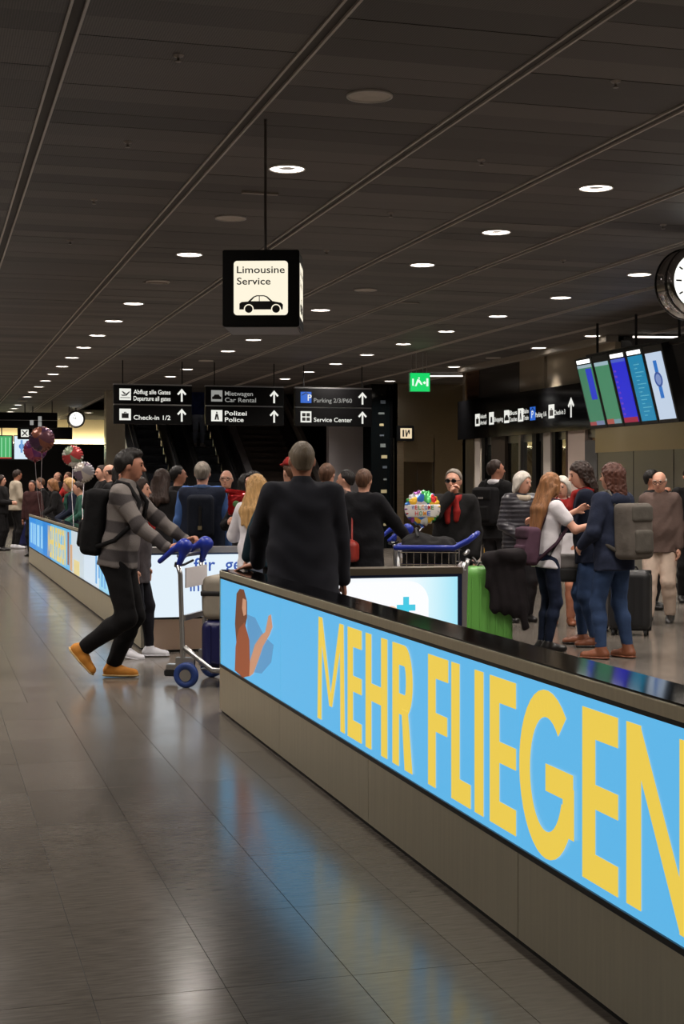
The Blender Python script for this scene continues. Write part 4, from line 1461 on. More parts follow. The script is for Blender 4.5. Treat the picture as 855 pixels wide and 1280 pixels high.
    def hand(f, S, sd):
        w, e = f.wr_[sd], f.el[sd]
        d = f.hd[sd]; d = (w - e) if d is None else A3(d); d = d / np.linalg.norm(d)
        n = f.hn[sd]; n = A3((-sd, 0, 0)) if n is None else A3(n)
        n = n - (n @ d) * d; n = n / max(np.linalg.norm(n), 1e-6)
        lat = np.cross(d, n)
        up = A3((0, 1, .3)); lat = lat if lat @ up > 0 else -lat        # thumb side
        c = f.curl[sd]
        mr = max(.0085, f.vs * .62)
        S.cone(w - d * .01, w + d * .075, .025, .033, .015, (tuple(n), .55))
        for i in range(4):
            b = w + d * .085 + lat * (.030 - .020 * i)
            L = (.036, .041, .038, .030)[i]
            pts = [w + d * .06 + lat * (.022 - .015 * i), b]
            ang = 0
            for j in range(3):
                ang += c * (.9, 1.0, .8)[j]
                pts.append(pts[-1] + L * (1, .75, .6)[j] * (d * math.cos(ang) + n * math.sin(ang)))
            S.chain(pts, [mr + .002, mr + .0015, mr + .001, mr, mr - .001], .004)
        t0 = w + d * .02 + lat * .018
        t1 = t0 + .042 * (d * .75 + lat * .6 + n * .25)
        t2 = t1 + .034 * (d * .85 + lat * .15 + n * (.25 + .4 * c))
        S.chain([t0, t1, t2], [.014, mr + .003, mr], .008)

    def headp(f, S, female=False):
        h = f.HD
        S.cone(f.UB((0, -.012, 1.42)), h((0, .0, 1.58)), .055 if not female else .047, .052 if not female else .045, .03)
        S.ell(h((0, -.008, 1.662)), (.074, .093, .093), .03, f.RH)
        S.ell(h((0, .022, 1.615)), (.060, .072, .083), .035, f.RH)
        S.ell(h((0, .052, 1.560)), (.032, .030, .024), .03, f.RH)
        S.cone(h((0, .088, 1.655)), h((0, .112, 1.618)), .009, .014, .012)
        S.ell(h((0, .082, 1.677)), (.045, .014, .010), .015, f.RH)
        S.ell(h((0, .085, 1.587)), (.024, .012, .012), .012, f.RH)
        for sd in (1, -1):
            S.ell(h((sd * .077, -.005, 1.633)), (.010, .020, .031), .008, f.RH)

    # ---- build
    def make(f, label, skin=None, female=False, top=None, legs=None, shoes=None, hair=None, bare_arms=False, face=True,
             group=None, extra=None, top_g=.018, hem=.86, skirt=None, leg_g=.016, leg_g2=None, sleeve=.97, belly=0.0, puffer=False,
             collar=None, scarf=None, stripes=False, trouser_hem=.93, hem_flare=0.02, glasses=None, boots=0):
        skin = skin or skin_a
        r = thing('person', label, 'person', f.loc, f.rz, group)
        r.scale = (f.s,) * 3
        f.root = r
        v = f.vs
        S = SDF()
        f.torso(S, 0, belly=belly * .8); f.pelv(S)
        for sd in (1, -1):
            f.arm(S, sd); f.hand(S, sd); f.leg(S, sd); f.foot(S, sd)
        f.headp(S, female)
        S.build('body', skin, r, v)
        if top is not None:
            T = SDF()
            f.torso(T, top_g, belly=belly)
            xax = tuple(f.RU @ A3((1, 0, 0)))
            lo = f.UB((0, 0, hem)) if hem < .93 else f.UB((0, 0, hem))
            T.cone(f.UB((0, -.006, 1.05)), f.UB((0, -.006, hem - .1)), .106 * f.wide + top_g, .116 * f.wide + top_g + hem_flare, .05, (xax, 1.36))
            for sd in (1, -1):
                f.arm(T, sd, top_g * .9, upto=sleeve if not bare_arms else 1.0)
            if bare_arms:
                T = SDF()
                f.torso(T, top_g)
                T.cone(f.UB((0, .0, 1.05)), f.UB((0, 0, hem - .1)), .100 * f.wide + top_g, .110 * f.wide + top_g + hem_flare, .05, (xax, 1.36))
                for sd in (1, -1):
                    T.cone(f.sh[sd], f.sh[sd] + (f.el[sd] - f.sh[sd]) * .55, .054 + top_g, .046 + top_g, .03)
            # hem: cut only the skirt of the garment, sleeves hang past it
            upv = f.RU @ A3((0, 0, 1)); hp = f.UB((0, 0, hem))
            A = SDF(); A.p = [p for p in T.p if p[1] == 'c']
            T2 = SDF()
            ntorso = len(T.p) - (2 if bare_arms else 4)
            body_p = T.p[:4] + [T.p[4]]
            T2.p = body_p + []
            T2.cut(-upv, -(upv @ hp))
            T2.p += T.p[5:]
            if not puffer: T2.warp(FOLD)
            if puffer:
                T2.warp(lambda x, y, z: .009 * np.abs(np.sin(z * math.pi / .052)) - .006)
            if collar is not None:
                T2.cone(f.UB((0, -.01, 1.44)), f.UB((0, -.004, 1.50)), .066, .068, .012)
            V, Q = T2.arrays(v)
            me = np_mesh('jacket', V, Q)
            if stripes:
                d = np.full(len(V), 9.0); t = np.zeros(len(V))
                val = (V - f.P) @ f.RU[:, 2] * 1.0
                for sd in (1, -1):
                    acc = 0.0
                    for a_, b_ in ((f.sh[sd], f.el[sd]), (f.el[sd], f.wr_[sd])):
                        ab = b_ - a_; L = np.linalg.norm(ab)
                        tt = np.clip((V - a_) @ ab / L ** 2, 0, 1)
                        dd = np.linalg.norm(V - a_ - tt[:, None] * ab, axis=1)
                        sel = (dd < .075) & (dd < d) & ((acc + tt * L) > .10)
                        d[sel] = dd[sel]; val[sel] = .52 - (acc + tt[sel] * L)
                        acc += L
                at = me.attributes.new('band', 'FLOAT', 'POINT')
                at.data.foreach_set('value', val.astype(np.float32))
            obj('sweater' if stripes else 'top', me, top, r)
        if legs is not None:
            Lg = SDF()
            if not skirt:
                f.pelv(Lg, leg_g)
            Lg.cone(f.P + f.RU @ A3((0, 0, 0)), f.UB((0, 0, 1.02)), .105 * f.wide + leg_g * .8, .098 * f.wide + leg_g * .8, .04, (tuple(f.RU @ A3((1, 0, 0))), 1.32))
            for sd in (1, -1):
                f.leg(Lg, sd, leg_g, g2=leg_g2, upto=trouser_hem)
            Lg.warp(FOLD2)
            Lg.build('trousers', legs, r, v)
        if shoes is not None:
            for sd in (1, -1):
                Sh = SDF(); f.foot(Sh, sd, .012)
                if boots: Sh.cone(f.an[sd], f.an[sd] + (f.kn[sd] - f.an[sd]) * boots, .046, .052, .02)
                R, a = f.foot_frame(sd)
                zz = R @ A3((0, 0, 1))
                Sh.cut(-zz, -(zz @ a) + .083)
                so = Sh.build('shoe', shoes[0] if isinstance(shoes, tuple) else shoes, r, min(v, .012))
                if isinstance(shoes, tuple):
                    Sl = SDF(); q = lambda w_: R @ A3(w_) + a
                    Sl.cone(q((0, -.03, -.070)), q((0, .06, -.070)), .052, .056, .01, (tuple(zz), .27)); Sl.cone(q((0, .06, -.070)), q((0, .158, -.070)), .056, .047, .01, (tuple(zz), .27))
                    Sl.build('sole', shoes[1], so, min(v, .01))
        if hair: f.hair(r, *hair)
        if scarf is not None:
            Sc = SDF()
            for i in range(9):
                t0, t1 = 2 * math.pi * i / 9, 2 * math.pi * (i + 1) / 9
                pt = lambda t: f.UB((.075 * math.sin(t), .005 + .078 * math.cos(t), 1.475 + .015 * math.cos(t) * -1))
                Sc.cone(pt(t0), pt(t1), .034, .034, .02)
            if len(scarf) > 1:
                Sc.chain([f.UB((.03, .1, 1.44)), f.UB((.05, .135, 1.34)), f.UB((.045, .14, 1.34 - scarf[1]))], [.03, .034, .028], .02)
                Sc.chain([f.UB((-.03, .1, 1.44)), f.UB((-.045, .135, 1.34)), f.UB((-.04, .14, 1.36 - scarf[1]))], [.03, .034, .028], .02)
            Sc.build('scarf', scarf[0], r, min(v, .014))
        if face:
            for sd in (1, -1):
                m = MB(); m.ball(f.HD((sd * .031, .086, 1.651)), (.0115, .007, .0065), 8, Matrix(f.RH.tolist())); m.build('eye', eye_m, r, smooth=True)
                m = MB(); m.ball(f.HD((sd * .031, .092, 1.672)), (.017, .006, .0035), 8, Matrix(f.RH.tolist())); m.build('eyebrow', hair[1] if hair else eye_m, r, smooth=True)
            m = MB(); m.ball(f.HD((0, .094, 1.585)), (.021, .006, .0055), 8, Matrix(f.RH.tolist())); m.build('mouth', lip_m, r, smooth=True)
        if glasses:
            g = MB()
            for sd in (1, -1):
                pts = [f.HD((sd * .032 + .024 * math.cos(t), .103, 1.648 + .018 * math.sin(t))) for t in [2 * math.pi * i / 12 for i in range(13)]]
                g.tube(pts, .003, 5)
                g.tube([f.HD((sd * .056, .10, 1.652)), f.HD((sd * .078, .0, 1.65))], .003, 5)
            g.tube([f.HD((-.01, .106, 1.652)), f.HD((.01, .106, 1.652))], .003, 5)
            go = g.build('glasses', black_satin, r)
            if glasses == 'dark':
                for sd in (1, -1):
                    m = MB(); m.ball(f.HD((sd * .032, .102, 1.648)), (.024, .004, .018), 10, Matrix(f.RH.tolist())); m.build('lens', black_gloss, go, smooth=True)
        return r

    def hair(f, r, style, m, length=.25):
        h = f.HD
        S = SDF()
        v = min(f.vs, .013)
        fwd = f.RH @ A3((0, 1, 0)); up = f.RH @ A3((0, 0, 1))
        def cutline(a, b):                        # keep a*y + b*z < c measured at HD point
            pass
        if style in ('short', 'crop', 'quiff', 'tidy'):
            g = {'short': .0105, 'crop': .005, 'quiff': .012, 'tidy': .020}[style]
            S.ell(h((0, -.012, 1.664)), (.074 + g, .094 + g, .094 + g), .02, f.RH)
            S.cone(h((0, -.045, 1.60)), h((0, -.062, 1.66)), .048 + g * .5, .05 + g * .5, .03)
            n = fwd * .80 - up * .60
            S.cut(n, n @ h((0, -.012, 1.640)))
            if style == 'tidy':
                for sd in (1, -1): S.cone(h((sd * .076, .012, 1.690)), h((sd * .080, -.002, 1.605)), .024, .020, .02)
            if style == 'quiff':
                S.ell(h((0, .030, 1.738)), (.062, .058, .036), .03, f.RH)
            if style != 'tidy':
                for sd in (1, -1): S.cone(h((sd * .072, .010, 1.685)), h((sd * .074, .014, 1.640)), .012, .008, .015)
            n2 = -up
            S.cut(n2, n2 @ h((0, 0, 1.575)))
        elif style == 'bald':
            S.ell(h((0, -.012, 1.655)), (.082, .100, .080), .02, f.RH)
            n = fwd
            S.cut(n, n @ h((0, .025, 1.64)))
            S.cut(up, up @ h((0, 0, 1.675)))
            S.cut(-up, -up @ h((0, 0, 1.578)))
        else:
            g = .018
            S.ell(h((0, -.014, 1.668)), (.074 + g, .094 + g, .094 + g), .02, f.RH)
            z1 = 1.60 - {'bob': .06, 'curly': .11, 'tidy': .0}.get(style, .05)
            for sd in (1, -1):
                S.cone(h((sd * .070, -.012, 1.68)), h((sd * .080, -.005, z1)), .036, .034 if style != 'curly' else .05, .03)
            S.cone(h((0, -.06, 1.66)), h((0, -.075, z1)), .07, .06 if style != 'curly' else .075, .03)
            S.ell(h((0, .075, 1.618)), (.068, .085, .100), .0, f.RH, op='s')
            n = fwd * .86 - up * .5
            S.cut(n, n @ h((0, .050, 1.66)))
            if style == 'curly':
                S.warp(lambda x, y, z: .011 * np.sin(x * 95 + 2 * np.sin(z * 50)) * np.sin(z * 85) * np.cos(y * 80))
            if style == 'long':
                for xx in (-.075, -.035, .0, .035, .075):
                    jit = .01 * math.sin(xx * 300)
                    a0, a1 = h((xx, -.08 + abs(xx) * .3, 1.62)), f.UB((xx * 1.25, -.125 + jit, 1.40))
                    a2 = f.UB((xx * 1.2 + jit, -.155 + jit, 1.60 - length - .05 * math.cos(xx * 40)))
                    S.chain([a0, a1, a2], [.042, .042, .018], .025)
        if style == 'long': S.warp(lambda x, y, z: .005 * np.sin(x * 150 + 3 * np.sin(z * 13)) * np.cos(y * 60))
        elif style not in ('crop', 'curly', 'bald'): S.warp(lambda x, y, z: .0032 * np.sin(x * 105 + 2 * np.sin(y * 40)) * np.sin(y * 95 + z * 60))
        S.build('hair', m, r, v)


def FOLD(x, y, z):
    return .0045 * np.sin(34 * z + 5 * np.sin(9 * x + 1.3) + 4 * np.sin(8 * y)) * np.sin(12 * x + 7 * z + 5 * y)


def FOLD2(x, y, z):
    return .002 * np.sin(46 * z + 4 * np.sin(12 * x) + 5 * y) * np.sin(14 * x + 6 * z + 9 * y)


def fig_thing(f, name, label, cat, centre, group=None):
    """a thing worn or held by a figure, in the figure's frame, origin at centre"""
    M = Matrix.Translation(f.loc) @ Matrix.Rotation(f.rz, 4, 'Z') @ Matrix.Diagonal((f.s, f.s, f.s, 1))
    o = thing(name, label, cat, (0, 0, 0), 0, group)
    o.matrix_world = M @ Matrix.Translation(Vector(centre))
    return o, A3(centre)


def backpack(f, label, m, m2, size=(.15, .085, .22), z=1.22, sag=0.0, group=None, straps=True, off=.11, yaw=0):
    c = f.UB((0, -off - size[1] - .02, z))
    o, c = fig_thing(f, 'backpack', label, 'backpack', c, group)
    R = f.RU @ rot('Z', yaw)
    S = SDF(); S.rbox((0, 0, 0), size, .05, R=R.tolist()); S.ell(R @ A3((0, -.03, -size[2] * .35)), (size[0] * .98, size[1] * .95, size[2] * .6), .04, R.tolist())
    S.build('pack_body', m, o, f.vs)
    S = SDF(); S.rbox(R @ A3((0, -size[1] * 1.0, -size[2] * .38)), (size[0] * .72, .035, size[2] * .42), .03, R=R.tolist()); S.build('front_pocket', m2, o, f.vs)
    S = SDF(); S.rbox(R @ A3((0, -size[1] * .9, size[2] * .62)), (size[0] * .85, .03, size[2] * .3), .028, R=R.tolist()); S.build('top_flap', m2, o, f.vs)
    if straps:
        for sd in (1, -1):
            pts = [f.UB((sd * .09, -off - .03, z + size[2] * .75)), f.UB((sd * .105, -.05, 1.515)), f.UB((sd * .108, .03, 1.50)), f.UB((sd * .115, .135, 1.38)), f.UB((sd * .15, .115, 1.22)), f.UB((sd * .19, .0, 1.08)), f.UB((sd * .14, -off - .05, z - size[2] * .7))]
            b = MB()
            for i in range(len(pts) - 1):
                b.tube([Vector(pts[i] - c), Vector(pts[i + 1] - c)], .017, 6)
            b2 = MB(); b2.tube([Vector(p - c) for p in pts], .018, 8); b2.build('strap', m2, o, smooth=True)
    return o
# ================================================================== CLOTHES
blk = fabric('cloth_black', (24, 23, 24)); blk2 = fabric('cloth_charcoal', (44, 43, 46)); suit = fabric('cloth_suit', (38, 39, 46), .12, .15, 8)
navy = fabric('cloth_navy', (36, 42, 60)); navy2 = fabric('cloth_dark_navy', (24, 30, 46)); jean = fabric('cloth_jeans', (48, 66, 98)); jean_d = fabric('cloth_dark_jeans', (30, 38, 58)); jean_l = fabric('cloth_pale_jeans', (150, 164, 190))
white_c = fabric('cloth_white', (214, 210, 214), .06); beige = fabric('cloth_beige', (196, 176, 160), .1); brown_j = fabric('cloth_brown', (92, 76, 70), .15); grey_c = fabric('cloth_grey', (110, 106, 104), .15)
cream = fabric('cloth_cream', (176, 164, 146), .1); blue_s = fabric('cloth_blue', (66, 96, 150), .15); teal = fabric('cloth_teal', (26, 46, 56)); red_c = fabric('cloth_red', (140, 34, 32), .35); scarfb = fabric('cloth_blue_scarf', (70, 92, 130), .3)
puff = mat('puffer_nylon', (46, 44, 50), rough=.38, spec=.5, bump=.15, bscale=12); greenc = fabric('cloth_green', (46, 84, 72)); peach = fabric('cloth_peach', (190, 130, 104)); purple = fabric('cloth_purple', (82, 58, 72), .15); grey_p = fabric('cloth_grey_pack', (92, 86, 80), .15)
tan_sh = mat('suede_tan', (196, 128, 44), rough=.8, var=.12, vscale=12); sole_c = mat('sole_cream', (206, 176, 120), rough=.7); brown_sh = mat('leather_brown', (124, 72, 46), rough=.5, var=.15); black_sh = mat('leather_black', (20, 18, 18), rough=.4); sneak = mat('sneaker_white', (214, 214, 220), rough=.6)
bag_red = mat('leather_red', (140, 44, 36), rough=.4, var=.15); bag_brown = mat('leather_dark_brown', (62, 46, 40), rough=.45)

# striped sweater
sw = bpy.data.materials.new('striped_knit'); sw.use_nodes = True
nt = sw.node_tree; b_ = nt.nodes['Principled BSDF']; b_.inputs['Roughness'].default_value = .95; b_.inputs['Specular IOR Level'].default_value = .1
at = nt.nodes.new('ShaderNodeAttribute'); at.attribute_name = 'band'
md = nt.nodes.new('ShaderNodeMath'); md.operation = 'WRAP'; md.inputs[1].default_value = .21; md.inputs[2].default_value = 0
nt.links.new(at.outputs['Fac'], md.inputs[0])
dv = nt.nodes.new('ShaderNodeMath'); dv.operation = 'DIVIDE'; dv.inputs[1].default_value = .21; nt.links.new(md.outputs[0], dv.inputs[0])
rp = nt.nodes.new('ShaderNodeValToRGB'); rp.color_ramp.interpolation = 'LINEAR'
for e_, (p_, c_) in zip(rp.color_ramp.elements, ((0, (70, 66, 66)), (1, (70, 66, 66)))): e_.position = p_; e_.color = (*lin(c_), 1)
for p_, c_ in ((.36, (70, 66, 66)), (.42, (118, 112, 108)), (.94, (112, 106, 103))):
    e_ = rp.color_ramp.elements.new(p_); e_.color = (*lin(c_), 1)
nt.links.new(dv.outputs[0], rp.inputs['Fac']); nt.links.new(rp.outputs['Color'], b_.inputs['Base Color'])
nz = nt.nodes.new('ShaderNodeTexNoise'); nz.inputs['Scale'].default_value = 90; bp_ = nt.nodes.new('ShaderNodeBump'); bp_.inputs['Strength'].default_value = .35; bp_.inputs['Distance'].default_value = .01
nt.links.new(nz.outputs['Fac'], bp_.inputs['Height']); nt.links.new(bp_.outputs['Normal'], b_.inputs['Normal'])


def tol(u, Y, a, H, wp, x_y=None):
    """world point -> unit coordinates of the figure that stands at u, Y"""
    p = W(u, HY, Y) if x_y is None else Vector((x_y[0], x_y[1], 0))
    q = Matrix.Rotation(-facing(a), 3, 'Z') @ (Vector(wp) - Vector((p.x, p.y, 0)))
    return tuple(q * (1.755 / H))


# ================================================================== FOREGROUND: man pushing the trolley
Y1 = 11.3
f = Fig(150, Y1, 96, H=1.83, vs=.0095, lean=7, hyaw=-12, hpitch=4, pelvis=(0, -.01, .90), ar=(.09, -.26, .235, -48, 0), al=(-.09, -.08, .088, 0, -2),
        wr=(.21, .405, 1.0), wl=(-.22, .46, 1.03), dr=(-.25, .9, .2), dl=(.2, .9, .2), nr=(-.3, .2, -1), nl=(.3, .2, -1), curl_r=.95, curl_l=.95, ep_r=(.5, -.7, -.6), ep_l=(-.5, -.7, -.6))
f.make('young man in grey striped sweater and tan boots pushing the luggage trolley', skin_b, top=sw, legs=fabric('cloth_black_trousers', (20, 19, 20), .2, .3), shoes=(tan_sh, sole_c), hair=('quiff', H_BLACK), stripes=True, hem=.88, top_g=.019, leg_g=.020, leg_g2=.022, boots=.22, hem_flare=.03, collar=1)
backpack(f, 'large black backpack on the man in the striped sweater', fabric('pack_black', (18, 18, 19)), blk, size=(.15, .085, .25), z=1.19, off=.09)
for sd, shoe in zip((1, -1), [ch for ch in f.root.children if ch.name.startswith('shoe')]):
    R_, a_ = f.foot_frame(sd)
    for i in range(4):
        p0 = R_ @ A3((-.024, .052 + i * .016, -.004 - i * .009)) + a_; p1 = R_ @ A3((.024, .052 + i * .016, -.004 - i * .009)) + a_
        m = MB(); m.tube([Vector(p0), Vector((p0 + p1) / 2 + R_ @ A3((0, .004, .008))), Vector(p1)], .005, 6); m.build('lace', sole_c, shoe)
o, c = fig_thing(f, 'waist_tag', 'small red tag hanging at the hip of the trolley pushing man', 'tag', (.135, .04, .80))
m = MB(); m.box((0, 0, 0), (.012, .02, .14)); m.build('ribbon', red_c, o)
m = MB(); m.box((-.005, -.10, .08), (.012, .09, .018)); m.build('clip', red_c, o)

f = Fig(169, 12.7, 96, H=1.58, vs=.013, lean=4, ar=(.09, -.06, .09, -10), al=(-.09, .12, .085))
f.make('woman in dark leggings, white sneakers and red scarf walking behind the trolley pusher', skin_a, True, top=fabric('cloth_plaid', (74, 68, 70), .4), legs=fabric('cloth_leggings', (26, 26, 32)), shoes=(sneak, sneak), hair=('bob', H_DARK), hem=.74, top_g=.03, leg_g=.008, scarf=(red_c, .1))

# ================================================================== man in suit at the counter end
Y3, H3 = 9.2, 1.80
hw = W(322, 708, 9.5); hw.z = 1.0
wl = tol(378, Y3, -6, H3, hw)
f = Fig(378, Y3, -6, H=H3, vs=.0095, lean=4, roll=0, hyaw=-4, sw=.19, wide=1.12, wl=wl, dl=(-1, .25, -.22), nl=(0, 0, -1), curl_l=.12, ep_l=(-1, -.25, .1), ar=(.11, .0, .085), al=(-.09, .02, .085), wr=(.27, .08, .84))
f.make('grey-haired man in dark suit seen from behind, hand on the counter top', skin_b, top=suit, legs=fabric('cloth_suit_trousers', (34, 34, 38)), shoes=black_sh, hair=('crop', H_SHORT), face=True, hem=.775, top_g=.026, hem_flare=.035, belly=.01, collar=1)

# ================================================================== group at the right
f = Fig(683, 13.15, 70, H=1.62, vs=.0105, lean=5, hyaw=-20, wide=.92, sw=.15, wr=(.30, .42, 1.27), wl=(-.14, .40, 1.38), ep_r=(.5, -.1, -1), dr=(-.1, .9, .35), ar=(.03, .0, .085, 0, 10), al=(-.06, -.02, .085, 0, 20), curl_r=.2)
f.make('young woman with very long light brown hair in white shirt hugging another woman', skin_a, True, top=white_c, bare_arms=True, legs=jean_d, shoes=black_sh, hair=('long', H_LBROWN, .52), hem=.83, top_g=.018, leg_g=.008, face=True, hem_flare=.02)
backpack(f, 'purple backpack slung low on the long-haired woman', purple, fabric('cloth_purple_dark', (66, 46, 58)), size=(.15, .075, .19), z=1.03, off=.12)
o, c = fig_thing(f, 'shoulder_strap', 'thin black bag strap across the white shirt', 'strap', f.UB((.1, .0, 1.15)))
m = MB(); m.tube([Vector(f.UB(q) - c) for q in ((-.1, -.02, 1.49), (.06, .11, 1.35), (.17, .03, 1.1), (.17, -.06, .95))], .010, 6); m.build('band', black_satin, o)

f = Fig(736, 13.6, -80, H=1.735, vs=.0105, lean=5, hyaw=-18, hpitch=12, wr=(.06, .46, 1.20), wl=(-.12, .33, 1.13), ep_l=(.3, -.6, -1), dl=(.15, .9, .12), dr=(-.2, .9, 0), nr=(-.6, 0, -.4), wide=.98, sw=.16, ar=(.12, .06, .085), al=(-.10, -.06, .085))
f.make('dark-haired woman in navy blazer and red scarf hugging the long-haired woman', skin_a, True, top=navy2, legs=jean, shoes=(brown_sh, black_sh), hair=('curly', H_DARK), hem=.80, top_g=.024, leg_g=.012, scarf=(red_c, .16))
V_ = SDF()
V_.rbox(f.UB((0, .128, 1.22)), (.055, .012, .20), .011, R=f.RU.tolist())
V_.build('white_blouse', white_c, f.root, .012)
o, c = fig_thing(f, 'handbag', 'grey and black shoulder bag on the woman in navy blazer', 'handbag', f.UB((.10, .20, .82)))
S = SDF(); S.rbox((0, 0, 0), (.05, .16, .07), .02); S.build('bag_top', grey_c, o, .012)
S = SDF(); S.rbox((0, 0, -.13), (.05, .16, .07), .02); S.build('bag_base', black_matt, o, .012)
m = MB(); m.tube([(0, .1, .06), (0, .05, .3), (.02, -.1, .55), (0, -.12, .3), (0, -.1, .06)], .008); m.build('strap', black_satin, o)

f = Fig(767, 12.62, -38, H=1.70, vs=.0105, lean=2, hyaw=-12, wr=(.24, .1, .86), wl=(-.18, .22, 1.02), wide=1.02, ar=(.14, -.05, .085, 0, 0), al=(-.12, .04, .085, 0, -25))
f.make('woman with curly auburn hair in navy hooded jacket and jeans, back to the hall', skin_a, True, top=navy, legs=jean, shoes=(brown_sh, brown_sh), hair=('curly', H_AUB), hem=.80, top_g=.030, leg_g=.014, boots=.15)
S = SDF(); S.ell(f.UB((0, -.10, 1.43)), (.13, .055, .075), .02, f.RU.tolist()); S.build('hood', navy, f.root, .012)
backpack(f, 'big grey backpack on the woman with curly auburn hair', grey_p, fabric('cloth_grey_pack2', (84, 80, 74), .15), size=(.16, .11, .25), z=1.15, off=.11, yaw=0)

f = Fig(825, 15.9, 205, H=1.665, vs=.012, hyaw=0, hpitch=10, wide=1.08, wr=(.2, .12, .92), wl=(-.23, .05, .88), ar=(.10, .16, .085), al=(-.10, -.08, .1, -15))
f.make('bald old man with glasses in brown jacket and beige trousers walking', skin_a, top=brown_j, legs=beige, shoes=black_sh, hair=('bald', H_WHITE), hem=.82, top_g=.034, belly=.03, leg_g=.03, leg_g2=.03, glasses='clear', collar=1)
f = Fig(816, 17.6, 120, H=1.70, vs=.015, wr=(.12, .2, 1.48), curl_r=.9)
f.make('dark-haired person holding a phone, mostly hidden behind the bald old man', skin_b, top=blk, legs=blk2, shoes=black_sh, hair=('short', H_BLACK))
f = Fig(862, 18.6, 180, H=1.74, vs=.015)
f.make('person in black coat beside the steel-clad wall', skin_a, top=blk, legs=blk, shoes=black_sh, hair=('short', H_DARK), hem=.6)

f = Fig(650, 16.0, 160, H=1.655, vs=.0115, hyaw=-25, hpitch=8, lean=4, wr=(.12, .22, 1.02), wl=(-.14, .22, .98), wide=1.05)
f.make('smiling white-haired woman in dark quilted jacket and black trousers', skin_a, True, top=puff, legs=blk2, shoes=black_sh, hair=('bob', H_WHITE), hem=.78, top_g=.034, puffer=True, leg_g=.03, leg_g2=.035, scarf=(cream,))
f = Fig(703, 15.6, 185, H=1.60, vs=.0115, hyaw=18, hpitch=8)
f.make('laughing white-haired woman with red scarf behind the hugging women', skin_a, True, top=white_c, legs=peach, shoes=brown_sh, hair=('bob', H_WHITE), scarf=(red_c, .2), hem=.82)
f = Fig(620, 18.3, 40, H=1.83, vs=.012, hyaw=35, wide=1.05, wr=(.2, .2, 1.0))
f.make('dark-haired man in black jacket carrying a patched black backpack by the glass doors', skin_b, top=blk, legs=blk2, shoes=black_sh, hair=('short', H_DARK), hem=.80, top_g=.026, scarf=(white_c,))
bk = backpack(f, 'black backpack with pale patches on the man by the glass doors', fabric('pack_black2', (22, 21, 23)), blk, size=(.16, .09, .23), z=1.2)
for q, wd in (((-.05, -.20, .02), (.06, .01, .05)), ((.05, -.19, .10), (.07, .01, .025))):
    m = MB(); m.box(q, wd); m.build('patch', grey_c, bk)
o, c = fig_thing(f, 'messenger_bag', 'dark brown leather messenger bag hanging at the backpack man', 'bag', f.UB((-.27, -.02, .84)))
S = SDF(); S.rbox((0, 0, 0), (.06, .17, .13), .03); S.build('bag_body', bag_brown, o, .014)
S = SDF(); S.rbox((-.055, 0, .03), (.012, .17, .10), .01); S.build('flap', bag_brown, o, .012)
m = MB(); m.tube([(0, -.15, .1), (.1, -.08, .42), (.28, .0, .64), (.3, .14, .55), (.1, .18, .3), (0, .15, .1)], .010); m.build('strap', bag_brown, o)

# lady at the basket trolley
f = Fig(567, 13.6, 190, H=1.665, vs=.0115, hyaw=10, hpitch=3, wr=(.02, .16, 1.50), ep_r=(.7, .2, -.8), dr=(-.3, -.2, 1), curl_r=.9, wl=(-.22, .1, .9), wide=1.05)
f.make('grey-haired woman in black coat and red scarf, hand raised to her face', skin_a, True, top=blk, legs=blk2, shoes=black_sh, hair=('short', H_GREY), hem=.55, top_g=.034, scarf=(red_c, .1), glasses='dark')

# ================================================================== middle group
f = Fig(455, 14.2, 30, H=None, top=587, vs=.0125, hyaw=-10, wide=1.05, wr=(.30, .42, 1.02), dr=(.2, .8, -.3), wl=(-.27, -.03, .86), ar=(.1, .05, .085))
f.make('man in long black coat reaching towards a loaded trolley, red bag at his side', skin_a, top=fabric('cloth_black_coat', (20, 20, 24)), legs=grey_c, shoes=black_sh, hair=('short', H_BROWN), hem=.62, top_g=.036, leg_g=.016)
o, c = fig_thing(f, 'handbag', 'red leather handbag beside the man in long black coat', 'handbag', (-.10, -.235, .93))
S = SDF(); S.rbox((0, 0, -.02), (.16, .06, .10), .04); S.cone((-.08, 0, .06), (.08, 0, .06), .05, .05, .04); S.build('bag_body', bag_red, o, .012)
m = MB(); m.tube([(-.10, 0, .08), Vector(f.sh[-1] - c) + Vector((.02, -.04, .06)), Vector(f.sh[-1] - c) + Vector((.03, .03, .075)), Vector(f.sh[-1] - c) + Vector((.06, -.05, .05)), (.09, 0, .08)], .009); m.build('handle', bag_red, o)
f = Fig(432, 16.6, -60, H=None, top=588, vs=.0145, hyaw=-10)
f.make('dark-haired person looking across, next to the man in long black coat', skin_a, top=blk2, legs=blk, shoes=black_sh, hair=('short', H_BLACK))
f = Fig(409, 15.2, 20, H=None, top=580, vs=.0145)
f.make('brown-haired person showing only hair behind the shoulder of the suited man', skin_a, top=brown_j, legs=blk, shoes=black_sh, hair=('short', H_BROWN))
f = Fig(357, 11.6, -10, H=None, top=573, vs=.0125, roll=5, hyaw=-20, wl=(-.30, .1, .95))
f.make('person in dark teal jacket with red cap half hidden behind the suited man', skin_a, top=teal, legs=blk, shoes=black_sh, hair=('short', H_BROWN), top_g=.03)
S = SDF(); S.ell(f.HD((0, -.01, 1.70)), (.094, .115, .085), .02, f.RH.tolist()); up_ = f.RH @ A3((0, 0, 1)); S.cut(-up_, -(up_ @ f.HD((0, 0, 1.695)))); S.cone(f.HD((0, .09, 1.705)), f.HD((0, .15, 1.70)), .05, .05, .02, (tuple(up_), .3)); S.build('cap', red_c, f.root, .011)
f = Fig(322, 12.7, 20, H=None, top=594, vs=.0125, lean=8, hyaw=-40, roll=-4, wr=(.22, .22, 1.05), wl=(-.2, .36, 1.16), wide=.95, sw=.15)
